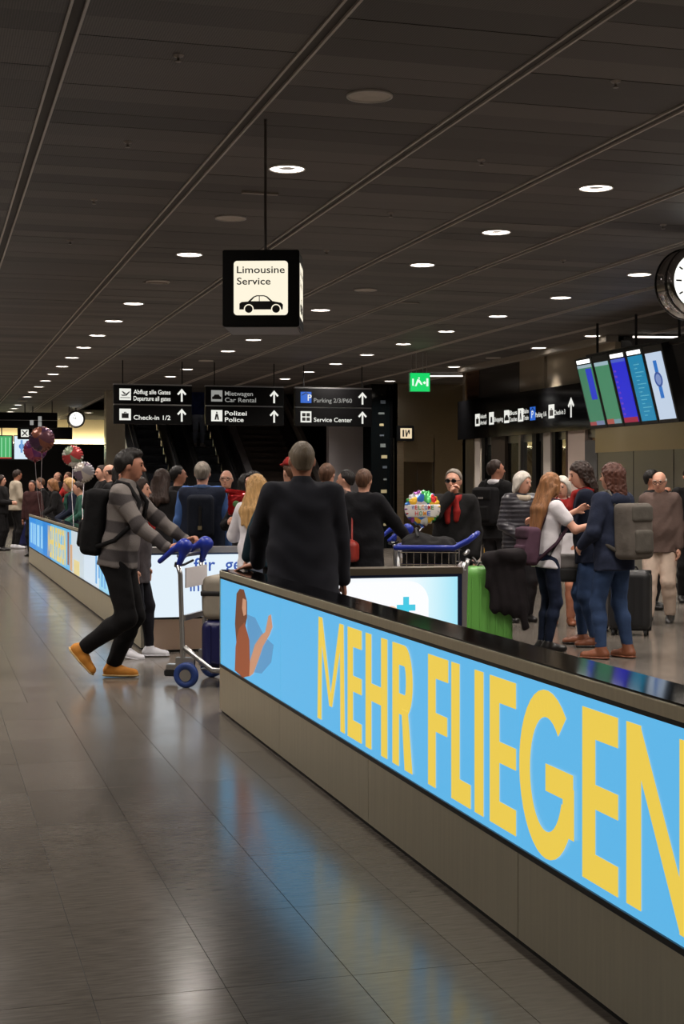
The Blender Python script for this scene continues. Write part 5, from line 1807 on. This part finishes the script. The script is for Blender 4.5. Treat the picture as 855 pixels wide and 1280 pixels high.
f.make('blond long-haired woman in white top leaning to the person she greets', skin_a, True, top=white_c, legs=jean_l, shoes=black_sh, hair=('long', H_BLOND, .38), hem=.86, top_g=.028)
f = Fig(316, 14.6, 195, H=None, top=591, vs=.014, hyaw=20, wr=(.2, .22, 1.22), curl_r=.6)
f.make('black-haired person facing the blond woman in white', skin_a, top=blk, legs=blk, shoes=black_sh, hair=('bob', H_BLACK))
f = Fig(308, 16.4, 20, H=None, top=594, vs=.016)
f.make('person with smooth black hair seen from behind near the red parcel', skin_a, True, top=blk2, legs=blk, shoes=black_sh, hair=('bob', H_BLACK), face=False)
f = Fig(283, 17.4, 180, H=None, top=588, vs=.0125, wr=(.12, .26, 1.12), wl=(-.14, .26, 1.12), hyaw=5)
f.make('white-haired man with glasses in black jacket facing the hall', skin_a, top=blk, legs=blk, shoes=black_sh, hair=('bald', H_WHITE), glasses='clear', collar=1)
o = thing('gift_parcel', 'shiny red foil parcel with green figure held up by the black-haired person', 'parcel', W(298, 630, 14.2), facing(180))
foil = mat('foil_red', (160, 26, 28), rough=.18, metal=.6, bump=.4, bscale=14)
S = SDF(); S.rbox((0, 0, 0), (.105, .045, .115), .04); S.warp(lambda x, y, z: .006 * np.sin(x * 60 + z * 40) * np.sin(z * 70)); S.build('wrap', foil, o, .012)
S = SDF(); S.cone((-.10, -.02, .10), (.11, .03, .13), .024, .024, .02); S.build('twisted_end', foil, o, .012)
m = MB(); m.ball((.02, .046, .0), (.035, .010, .035), 10); m.build('printed_figure', mat('print_green', (70, 110, 60), rough=.4), o, smooth=True)

f = Fig(253, 15.0, 0, H=None, top=578, vs=.0115, hyaw=3, wide=1.08, sw=.18, wl=(-.27, .04, .86), wr=(.26, .06, .86))
f.make('grey-haired man with blue sleeves and scarf under a dark vest, seen from behind', skin_a, top=blue_s, legs=blk, shoes=black_sh, hair=('short', H_GREY), top_g=.028, scarf=(scarfb,), hem=.82)
VT = SDF(); f.torso(VT, .050); VT.cone(f.UB((0, 0, 1.05)), f.UB((0, 0, .75)), .16, .172, .05, ((1, 0, 0), 1.36)); VT.cut((0, 0, -1), -.84); VT.cut((0, 0, 1), 1.50); VT.build('vest', navy2, f.root, f.vs)
o, c = fig_thing(f, 'backpack', 'slim dark backpack with buckle on the man with blue sleeves', 'backpack', f.UB((0, -.20, 1.2)))
S = SDF(); S.rbox((0, 0, 0), (.14, .05, .22), .05); S.build('pack_body', fabric('pack_navy', (22, 26, 36)), o, .013)
m = MB(); m.box((.0, -.055, -.02), (.03, .02, .24)); m.build('centre_strap', black_satin, o)
m = MB(); m.box((.0, -.068, -.12), (.04, .012, .04)); m.build('buckle', mat('buckle_khaki', (110, 98, 70), rough=.5), o)

f = Fig(223, 18.6, 40, H=None, top=583, vs=.0145, hyaw=30, wr=(.08, .32, 1.25), wl=(-.08, .32, 1.25), curl_r=.8, curl_l=.8)
f.make('man with dark hair in black jacket holding a camera by the first escalator', skin_b, top=blk, legs=blk, shoes=black_sh, hair=('short', H_BLACK))
o, c = fig_thing(f, 'camera', 'small black camera held by the dark-haired man', 'camera', (0, .42, 1.27))
m = MB(); m.box((0, 0, 0), (.13, .05, .08)); m.build('camera_body', black_satin, o, bevel=.006)
m = MB(); m.cyl((0, .02, 0), (0, .08, 0), .03, n=14); m.build('lens', black_gloss, o)
f = Fig(203, 16.6, 15, H=None, top=588, vs=.0145, hyaw=10)
f.make('woman with long dark hair in black coat seen from behind', skin_a, True, top=blk, legs=blk, shoes=black_sh, hair=('long', H_DARK, .22), hem=.6, top_g=.03, face=False)

# ================================================================== people leaning on the far counter
LEAN = -106


def leaner(u, top, lab, hair, skin=skin_a, female=False, topm=blk, x=2.50, lean=16, hyaw=0, a=LEAN, hp=6, **kw):
    X = (u - CX) / F
    y = yb(u, x)
    Yc = x * ST + y * CT
    wr = (.12, .36, 1.0); wl = (-.16, .34, 1.0)
    f = Fig(u, Yc, a, H=min(1.86, CAMZ + (HY - top) / F * Yc + .03), x_y=(x, y), vs=.016, lean=lean, hyaw=hyaw, hpitch=hp, pelvis=(0, -.04, .93), wr=wr, wl=wl, nr=(0, 0, -1), nl=(0, 0, -1), curl_r=.15, curl_l=.15)
    f.make(lab, skin, female, top=topm, legs=blk2, shoes=black_sh, hair=hair, hem=.78, **kw)
    return f


leaner(58, 598, 'person with brown hair in profile at the far end of the counter crowd', ('short', H_BROWN), x=2.55)
leaner(74, 600, 'woman with light brown bob in black coat leaning over the counter', ('bob', H_LBROWN), female=True, x=2.48, hyaw=20, face=False)
leaner(73, 587, 'bald man standing behind the woman with light brown bob', ('bald', H_GREY), x=3.5, lean=4, a=-130)
leaner(87, 592, 'short-haired person with red collar in the second row at the counter', ('short', H_BROWN), skin_b, x=3.3, lean=6, a=-130, topm=red_c)
leaner(96, 599, 'blond woman in navy coat with green and red scarf leaning over the counter', ('bob', H_BLOND), female=True, x=2.45, topm=navy2, scarf=(greenc, .15))
leaner(108, 603, 'person in green coat with red badge at the counter beside the blond woman', ('short', H_DARK), x=2.5, topm=greenc)
leaner(128, 578, 'tall dark-brown-haired person in black behind the striped man\'s backpack', ('short', H_DARK), x=3.0, lean=4, a=-120)
leaner(139, 583, 'man with receding hair and black jacket in the crowd behind the backpack', ('bald', H_DARK), x=2.7, lean=5, a=-100, hyaw=30)
leaner(148, 584, 'person with thick black hair between the receding man and the striped man', ('bob', H_BLACK), x=2.62, lean=5, a=20)
leaner(159, 588, 'person with black hair in profile right behind the striped man\'s neck', ('short', H_BLACK), skin_b, x=2.5, lean=4, a=-70)

# far left bystanders
f = Fig(20, 34, 60, H=1.86, vs=.019, hyaw=-10, hpitch=15, wr=(.16, .24, 1.0))
f.make('man in cream sweater and black trousers standing by the far black wall', skin_b, top=cream, legs=blk, shoes=sneak, hair=('short', H_DARK), top_g=.03)
f = Fig(2, 33, 100, H=1.72, vs=.019, wr=(.1, .26, 1.12), wl=(-.1, .26, 1.12))
f.make('person in black holding something, beside the man in cream sweater', skin_a, top=blk, legs=blk, shoes=black_sh, hair=('bob', H_DARK), top_g=.03)
f = Fig(42, 30.5, 200, H=1.60, vs=.019, lean=6)
f.make('person in dark red-brown clothes near the end of the far counter', skin_b, top=fabric('cloth_wine', (60, 36, 36)), legs=blk, shoes=black_sh, hair=('short', H_DARK), top_g=.03)

# rider on the second escalator
ky = 38.6
zst = math.floor((ky - ESC_B - .6) / RUN) * RISE + RISE
f = Fig(0, 0, 0, H=1.76, x_y=(7.05, ky), z0=zst, vs=.02, a=0) if False else Fig(263, 39.1, 10, H=1.76, x_y=(7.05, ky), z0=zst, vs=.02)
f.make('person in blue jacket and pale jeans riding up the escalator', skin_a, top=fabric('cloth_rider', (46, 60, 110)), legs=jean_l, shoes=sneak, hair=('short', H_DARK), top_g=.03, leg_g=.02)
ky = 39.6
zst = math.floor((ky - ESC_B - .6) / RUN) * RISE + RISE
f = Fig(276, 40, 10, H=1.72, x_y=(7.14, ky), z0=zst, vs=.02)
f.make('person in dark clothes riding higher up the escalator', skin_a, top=blk, legs=navy2, shoes=black_sh, hair=('short', H_DARK), top_g=.03)

# ================================================================== LUGGAGE
def suitcase(label, loc, rz, w, d, h, m_, wheels=True, ribs=4, group=None):
    r = thing('suitcase', label, 'suitcase', loc, rz, group)
    z0 = .05 if wheels else 0
    S = SDF(); S.rbox((0, 0, z0 + (h - z0) / 2), (w / 2, d / 2, (h - z0) / 2), min(.07, d * .3)); S.build('shell', m_, r, .012)
    for i in range(ribs):
        x = (i - (ribs - 1) / 2) * w * .8 / ribs
        for sy in (-1, 1):
            m = MB(); m.box((x, sy * (d / 2 + .0005), z0 + (h - z0) / 2), (.022, .010, (h - z0) * .78)); m.build('rib', m_, r, bevel=.003)
    S = SDF(); S.rbox((0, 0, z0 + (h - z0) / 2), (w / 2 + .003, .008, (h - z0) / 2 + .003), .007); S.build('zip_seam', black_matt, r, .010)
    m = MB(); m.tube([(-.08, 0, h - .005), (-.06, 0, h + .03), (.06, 0, h + .03), (.08, 0, h - .005)], .010); m.build('handle', black_satin, r)
    if wheels:
        for sx in (-1, 1):
            for sy in (-1, 1):
                m = MB(); m.cyl((sx * w * .38 - .012, sy * d * .32, .028), (sx * w * .38 + .012, sy * d * .32, .028), .028, n=14); m.box((sx * w * .38, sy * d * .32, .05), (.035, .03, .03)); m.build('wheel', rubber, r)
    return r


p = W(608, HY, 13.0)
suitcase('bright green upright hard suitcase with a black coat over it', (p.x, p.y, 0), facing(178), .45, .28, .79, mat('shell_green', (98, 162, 74), rough=.4, spec=.4), ribs=5)
# black coat draped over the suitcase
p = W(633, HY, 12.84)
cr = thing('draped_coat', 'black coat draped over the green suitcase, its sleeve hanging down', 'coat', (p.x, p.y, 0), facing(178))
S = SDF()
S.cone((.16, .0, .86), (-.10, .02, .88), .07, .08, .05)
S.cone((.12, .02, .84), (.17, .03, .62), .05, .035, .05); S.cone((.0, .02, .85), (.0, .04, .46), .08, .095, .06, ((0, 1, 0), .5)); S.cone((-.08, .02, .85), (-.11, .04, .42), .07, .09, .06, ((0, 1, 0), .5))
S.cone((.07, .02, .8), (.11, .03, .44), .05, .06, .05, ((0, 1, 0), .6)); S.cone((-.06, .05, .88), (.06, .06, .91), .05, .04, .04); S.cone((-.13, .04, .45), (-.17, .05, .26), .045, .035, .04)
S.warp(lambda x, y, z: .010 * np.sin(x * 75 + 3 * np.sin(z * 5)) * np.clip((.9 - z) * 3, 0, 1))
S.build('coat_cloth', fabric('coat_black', (26, 22, 24), .3, .4, 10), cr, .012)
m = MB(); m.ball((.05, .075, .93), (.03, .01, .014), 8); m.build('buckle', chrome, cr)

for uu, YY, lab in ((32, 34.5, 'blue suitcase standing by the man in cream sweater'),):
    p = W(uu, HY, YY); suitcase(lab, (p.x, p.y, 0), facing(10), .5, .3, .62, mat('shell_navy', (30, 36, 84), rough=.5))
p = W(788, HY, 14.6); suitcase('black upright suitcase behind the woman with grey backpack', (p.x, p.y, 0), facing(20), .42, .26, .66, mat('shell_black', (22, 22, 24), rough=.5))
p = W(762, HY, 15.0); suitcase('grey upright suitcase between the women and the old man', (p.x, p.y, 0), facing(60), .42, .26, .60, mat('shell_grey', (70, 68, 68), rough=.5))

# ---- trolleys
def trolley(label, loc, rz, basket=False, group=None):
    r = thing('luggage_trolley', label, 'luggage trolley', loc, rz, group)
    for sx in (-1, 1):
        m = MB(); m.tube([(sx * .27, -.02, .92), (sx * .27, .0, .85), (sx * .27, .02, .20), (sx * .27, .06, .12)], .019); m.build('upright', alu, r, smooth=True)
        m = MB(); m.tube([(sx * .27, .03, .30), (sx * .24, .24, .13), (sx * .17, .88, .10)], .022); m.build('side_rail', alu, r, smooth=True)
        m = MB(); m.box((sx * .27, .04, .16), (.035, .15, .13)); m.build('wheel_bracket', alu, r, bevel=.006)
        w = MB(); w.lathe([(.045, -.02), (.085, -.022), (.095, -.012), (.095, .012), (.085, .022), (.045, .02)], c=(sx * .31, .06, .095), axis=XV, n=24, close=True); wo = w.build('wheel', mat('tyre_blue', (34, 62, 128), rough=.5), r, smooth=True)
        w = MB(); w.cyl((sx * .31 - .024, .06, .095), (sx * .31 + .024, .06, .095), .045, n=18); w.build('hub', alu, wo)
        w = MB(); w.cyl((sx * .15 - .015, .84, .05), (sx * .15 + .015, .84, .05), .05, n=18); w.box((sx * .15, .84, .09), (.05, .06, .06)); w.build('castor', rubber, r)
        # grip: slanting blue lever with a rounded end
        if basket: continue
        S = SDF(); S.chain([(sx * .25, -.17, .945), (sx * .25, -.06, 1.035), (sx * .25, .02, 1.07)], [.020, .022, .045], .02); S.ell((sx * .25, .03, 1.06), (.045, .06, .055), .02); S.cone((sx * .25, .03, 1.04), (sx * .265, -.01, .93), .035, .022, .02); S.build('grip', blue_plastic, r, .009)
    m = MB(); m.tube([(-.25, -.02, .985), (0, -.03, .985), (.25, -.02, .985)], .016); m.build('crossbar', alu, r, smooth=True)
    m = MB(); m.tube([(-.2, -.06, .93), (-.1, -.10, .90), (.1, -.10, .90), (.2, -.06, .93)], .010); m.build('brake_bar', black_satin, r, smooth=True)
    m = MB()
    m.box((0, .45, .105), (.40, .02, .02)); m.build('cross_member', alu, r)
    for i in range(5):
        m = MB(); m.box((-.16 + i * .08, .5, .125), (.035, .74, .014)); m.build('deck_slat', alu, r)
    m = MB(); m.box((0, .03, .52), (.54, .025, .04)); m.build('back_rail', alu, r)
    m = MB(); m.box((0, .035, .82), (.50, .01, .15)); pl = m.build('placard', mat('placard', (226, 222, 224), rough=.5), r)
    for i in range(2):
        m = MB(); m.box((0, .0285, .84 - i * .04), (.3 - i * .1, .004, .012)); m.build('printed_line', mat('placard_ink', (150, 140, 146), rough=.6), pl)
    m = MB(); m.box((0, -.10, .115), (.08, .20, .045)); m.build('tow_hook', alu, r, bevel=.006)
    m = MB(); m.box((0, -.17, .07), (.09, .09, .05)); m.build('hook_pad', rubber, r, bevel=.008)
    if basket:
        for i in range(9):
            y = .05 + i * .055
            m = MB(); m.tube([(-.25, y, 1.0), (-.24, y, .80), (.24, y, .80), (.25, y, 1.0)], .005, 6); m.build('basket_wire', chrome, r)
        for z in (.80, .90, .995):
            for sx in (-1, 1):
                m = MB(); m.tube([(sx * .25, .03, z), (sx * .25, .50, z)], .005, 6); m.build('basket_wire', chrome, r)
        for sx in (-1, 1):
            m = MB(); m.tube([(sx * .26, -.10, 1.13), (sx * .26, -.04, 1.08), (sx * .26, .06, 1.03), (sx * .26, .52, 1.03)], .022); m.build('basket_rim', blue_plastic, r, smooth=True)
        m = MB(); m.tube([(-.26, .52, 1.03), (.26, .52, 1.03)], .022); m.build('basket_rim', blue_plastic, r, smooth=True)
        m = MB(); m.tube([(-.26, -.10, 1.13), (.26, -.10, 1.13)], .02); m.build('push_bar', blue_plastic, r, smooth=True)
        for sx in (-1, 1):
            m = MB(); m.tube([(sx * .25, .50, 1.0), (sx * .25, .50, .5), (sx * .24, .40, .12)], .013); m.build('front_strut', alu, r, smooth=True)
    return r


p = W(240, HY, 11.12)
tr = trolley('silver luggage trolley with blue grips pushed by the man in striped sweater', (p.x, p.y, 0), facing(103))
TM = Matrix.Translation(tr.location) @ Matrix.Rotation(facing(103), 4, 'Z')
q = TM @ Vector((0, .38, .132))
r = suitcase('dark blue ribbed hard case lying on the pushed trolley', q, facing(103) + math.pi / 2, .50, .42, .37, mat('shell_dark_blue', (26, 30, 84), rough=.35), wheels=False, ribs=6)
q = TM @ Vector((0, .36, .502))
r = thing('strapped_case', 'beige soft case with black strap on top of the blue case', 'case', q, facing(103))
S = SDF(); S.rbox((0, 0, .165), (.20, .22, .165), .05); S.build('case_body', mat('case_beige', (150, 142, 128), rough=.7, var=.1), r, .012)
for z_ in (.10,):
    S = SDF(); S.rbox((0, 0, .20), (.206, .226, .022), .012); S.build('strap', black_matt, r, .010)

p = W(580, HY, 11.5)
tr2 = trolley('luggage trolley with blue-rimmed wire basket behind the plus display', (p.x, p.y, 0), facing(-82), basket=True)
TM2 = Matrix.Translation(tr2.location) @ Matrix.Rotation(facing(-82), 4, 'Z')
q = TM2 @ Vector((0, .26, .81))
r = thing('soft_bag', 'black soft travel bag filling the wire basket', 'bag', q, facing(-82))
S = SDF(); S.rbox((0, .02, .13), (.20, .20, .13), .06); S.ell((.02, .10, .25), (.16, .14, .08), .05); S.ell((0, -.10, .23), (.15, .1, .07), .05)
S.warp(lambda x, y, z: .008 * np.sin(x * 40) * np.sin(y * 45) * np.sin(z * 40)); S.build('bag_body', fabric('bag_black', (22, 21, 22), .3, .4, 10), r, .012)
m = MB(); m.tube([(-.1, .1, .30), (-.06, .12, .36), (.06, .12, .36), (.1, .1, .30)], .01); m.build('handle', black_satin, r)

p = W(500, HY, 15.2)
tr3 = trolley('luggage trolley loaded with dark bags beside the man in long black coat', (p.x, p.y, 0), facing(80))
TM3 = Matrix.Translation(tr3.location) @ Matrix.Rotation(facing(80), 4, 'Z')
q = TM3 @ Vector((0, .36, .132))
r = thing('duffel_bag', 'navy duffel bag with pale pattern on the loaded trolley', 'bag', q, facing(80))
S = SDF(); S.rbox((0, 0, .28), (.24, .30, .28), .09); S.ell((0, -.15, .50), (.2, .2, .14), .06); S.ell((0, .18, .52), (.2, .16, .12), .06); S.build('bag_body', fabric('bag_navy', (38, 44, 66), .5, .4, 12), r, .014)
m = MB(); m.tube([(-.24, -.1, .52), (-.27, 0, .62), (-.24, .1, .52)], .014); m.build('handle', mat('strap_pale', (170, 172, 180), rough=.6), r)
for i in range(3):
    m = MB(); m.box((.235, -.18 + i * .07, .44), (.02, .03, .16)); m.build('pale_stripe', mat('stripe_pale', (150, 160, 180), rough=.6), r)

# ================================================================== BALLOONS
def balloon_mat(name, cols, scale=9):
    m = bpy.data.materials.new(name); m.use_nodes = True
    nt = m.node_tree; b = nt.nodes['Principled BSDF']
    tc = nt.nodes.new('ShaderNodeTexCoord'); v = nt.nodes.new('ShaderNodeTexVoronoi'); v.inputs['Scale'].default_value = scale
    nt.links.new(tc.outputs['Object'], v.inputs['Vector'])
    s = nt.nodes.new('ShaderNodeSeparateColor'); nt.links.new(v.outputs['Color'], s.inputs[0])
    r = nt.nodes.new('ShaderNodeValToRGB'); r.color_ramp.interpolation = 'CONSTANT'
    while len(r.color_ramp.elements) < len(cols): r.color_ramp.elements.new(.5)
    for i, e in enumerate(r.color_ramp.elements): e.position = i / len(cols); e.color = (*lin(cols[i]), 1)
    nt.links.new(s.outputs[0], r.inputs['Fac']); nt.links.new(r.outputs['Color'], b.inputs['Base Color'])
    b.inputs['Roughness'].default_value = .2; b.inputs['Metallic'].default_value = .35
    return m


def foil_balloon(label, u, v, Y, R, m_, anchor, depth=.45, a=180):
    p = W(u, v, Y)
    r = thing('foil_balloon', label, 'balloon', p, facing(a))
    S = SDF(); S.ell((0, 0, 0), (R, R * depth, R), .01); S.warp(lambda x, y, z: .006 * np.sin(np.arctan2(z, x) * 22) * np.clip((np.sqrt(x * x + z * z) / R - .72) * 5, 0, 1))
    S.build('envelope', m_, r, R / 18)
    m = MB(); m.cyl((0, 0, -R * .97), (0, 0, -R * 1.1), .012, .022, n=10); m.build('neck', m_, r)
    q = Matrix.Rotation(-facing(a), 3, 'Z') @ (Vector(anchor) - p)
    m = MB(); m.tube([(0, 0, -R * 1.08), Vector((0, 0, -R * 1.08)).lerp(q, .5) + Vector((.02, 0, 0)), q], .004, 5); m.build('ribbon', mat('ribbon', (196, 190, 196), rough=.4), r)
    return r


conf = balloon_mat('foil_confetti', [(200, 40, 44), (60, 120, 200), (236, 220, 210), (70, 170, 90), (240, 190, 60), (225, 225, 230), (150, 70, 150)], 16)
b_ = foil_balloon('round confetti foil balloon reading WELCOME HOME beside the woman in black coat', 528, 635, 13.3, .165, conf, TM2 @ Vector((-.2, .45, .98)))
S = SDF(); S.ell((0, 0, 0), (.1665, .078, .1665), .01); S.cut((0, 0, 1), .035); S.cut((0, 0, -1), .085); S.build('white_band', mat('band_white', (232, 226, 222), rough=.25), b_, .008)
for i, (word, z_, wd, hh) in enumerate((('WELCOME', -.012, .21, .042), ('HOME', -.068, .15, .042))):
    cols = [(40, 90, 190), (200, 40, 40), (40, 150, 80), (230, 150, 40)]
    n_ = len(word)
    for j, ch in enumerate(word):
        x = (j - (n_ - 1) / 2) * wd / n_
        yy = .0785 * math.sqrt(max(0, 1 - (x / .1665) ** 2 - ((z_ + .02) / .1665) ** 2)) + .002
        txt(b_, ch, (-x + wd / n_ * .42, yy, z_), -XV, ZV, mat('letter_col_%d' % ((i + j) % 4), cols[(i + j) % 4], rough=.5), height=hh, width=wd / n_ * .80, name='letter')
hy1 = (2.0, yb(53, 2.0), .957)
foil_balloon('dark purple and orange foil balloon tied to the far counter', 52.5, 549, 23.4, .21, balloon_mat('foil_purple', [(50, 36, 50), (84, 54, 62), (66, 44, 64), (110, 66, 52), (36, 32, 42)], 7), hy1)
foil_balloon('pink foil balloon half behind the dark purple balloon', 44, 562, 24.2, .20, balloon_mat('foil_pink', [(110, 40, 66), (130, 60, 84), (84, 40, 84), (120, 48, 56)], 7), (2.0, yb(51, 2.0), .957))
foil_balloon('silver and red foil balloon above the counter crowd', 91, 570, 21.5, .16, balloon_mat('foil_silver', [(190, 186, 178), (160, 60, 60), (120, 130, 110), (210, 205, 196)], 9), (2.0, yb(92, 2.0), .957))
foil_balloon('white and grey foil balloon beside the silver and red balloon', 105, 590, 20.6, .15, balloon_mat('foil_white', [(200, 196, 190), (150, 146, 150), (110, 96, 110), (180, 170, 160), (120, 50, 50)], 9), (2.0, yb(104, 2.0), .957))

# stanchion tape and yellow post by the doors
p = W(607, HY, 19.5)
r = thing('yellow_post', 'slim yellow post standing by the glass doors', 'post', (p.x, p.y, 0))
m = MB(); m.lathe([(.0005, 0), (.14, 0), (.14, .02), (.03, .035), (.024, .04), (.024, .98), (.03, .99), (.03, 1.02), (.0005, 1.02)], n=20); m.build('pole', mat('yellow_paint', (206, 160, 50), rough=.45), r, smooth=True)
m = MB(); m.cyl((0, 0, .92), (0, 0, .97), .032, n=16); m.build('belt_head', mat('belt_red', (150, 40, 40), rough=.5), r)
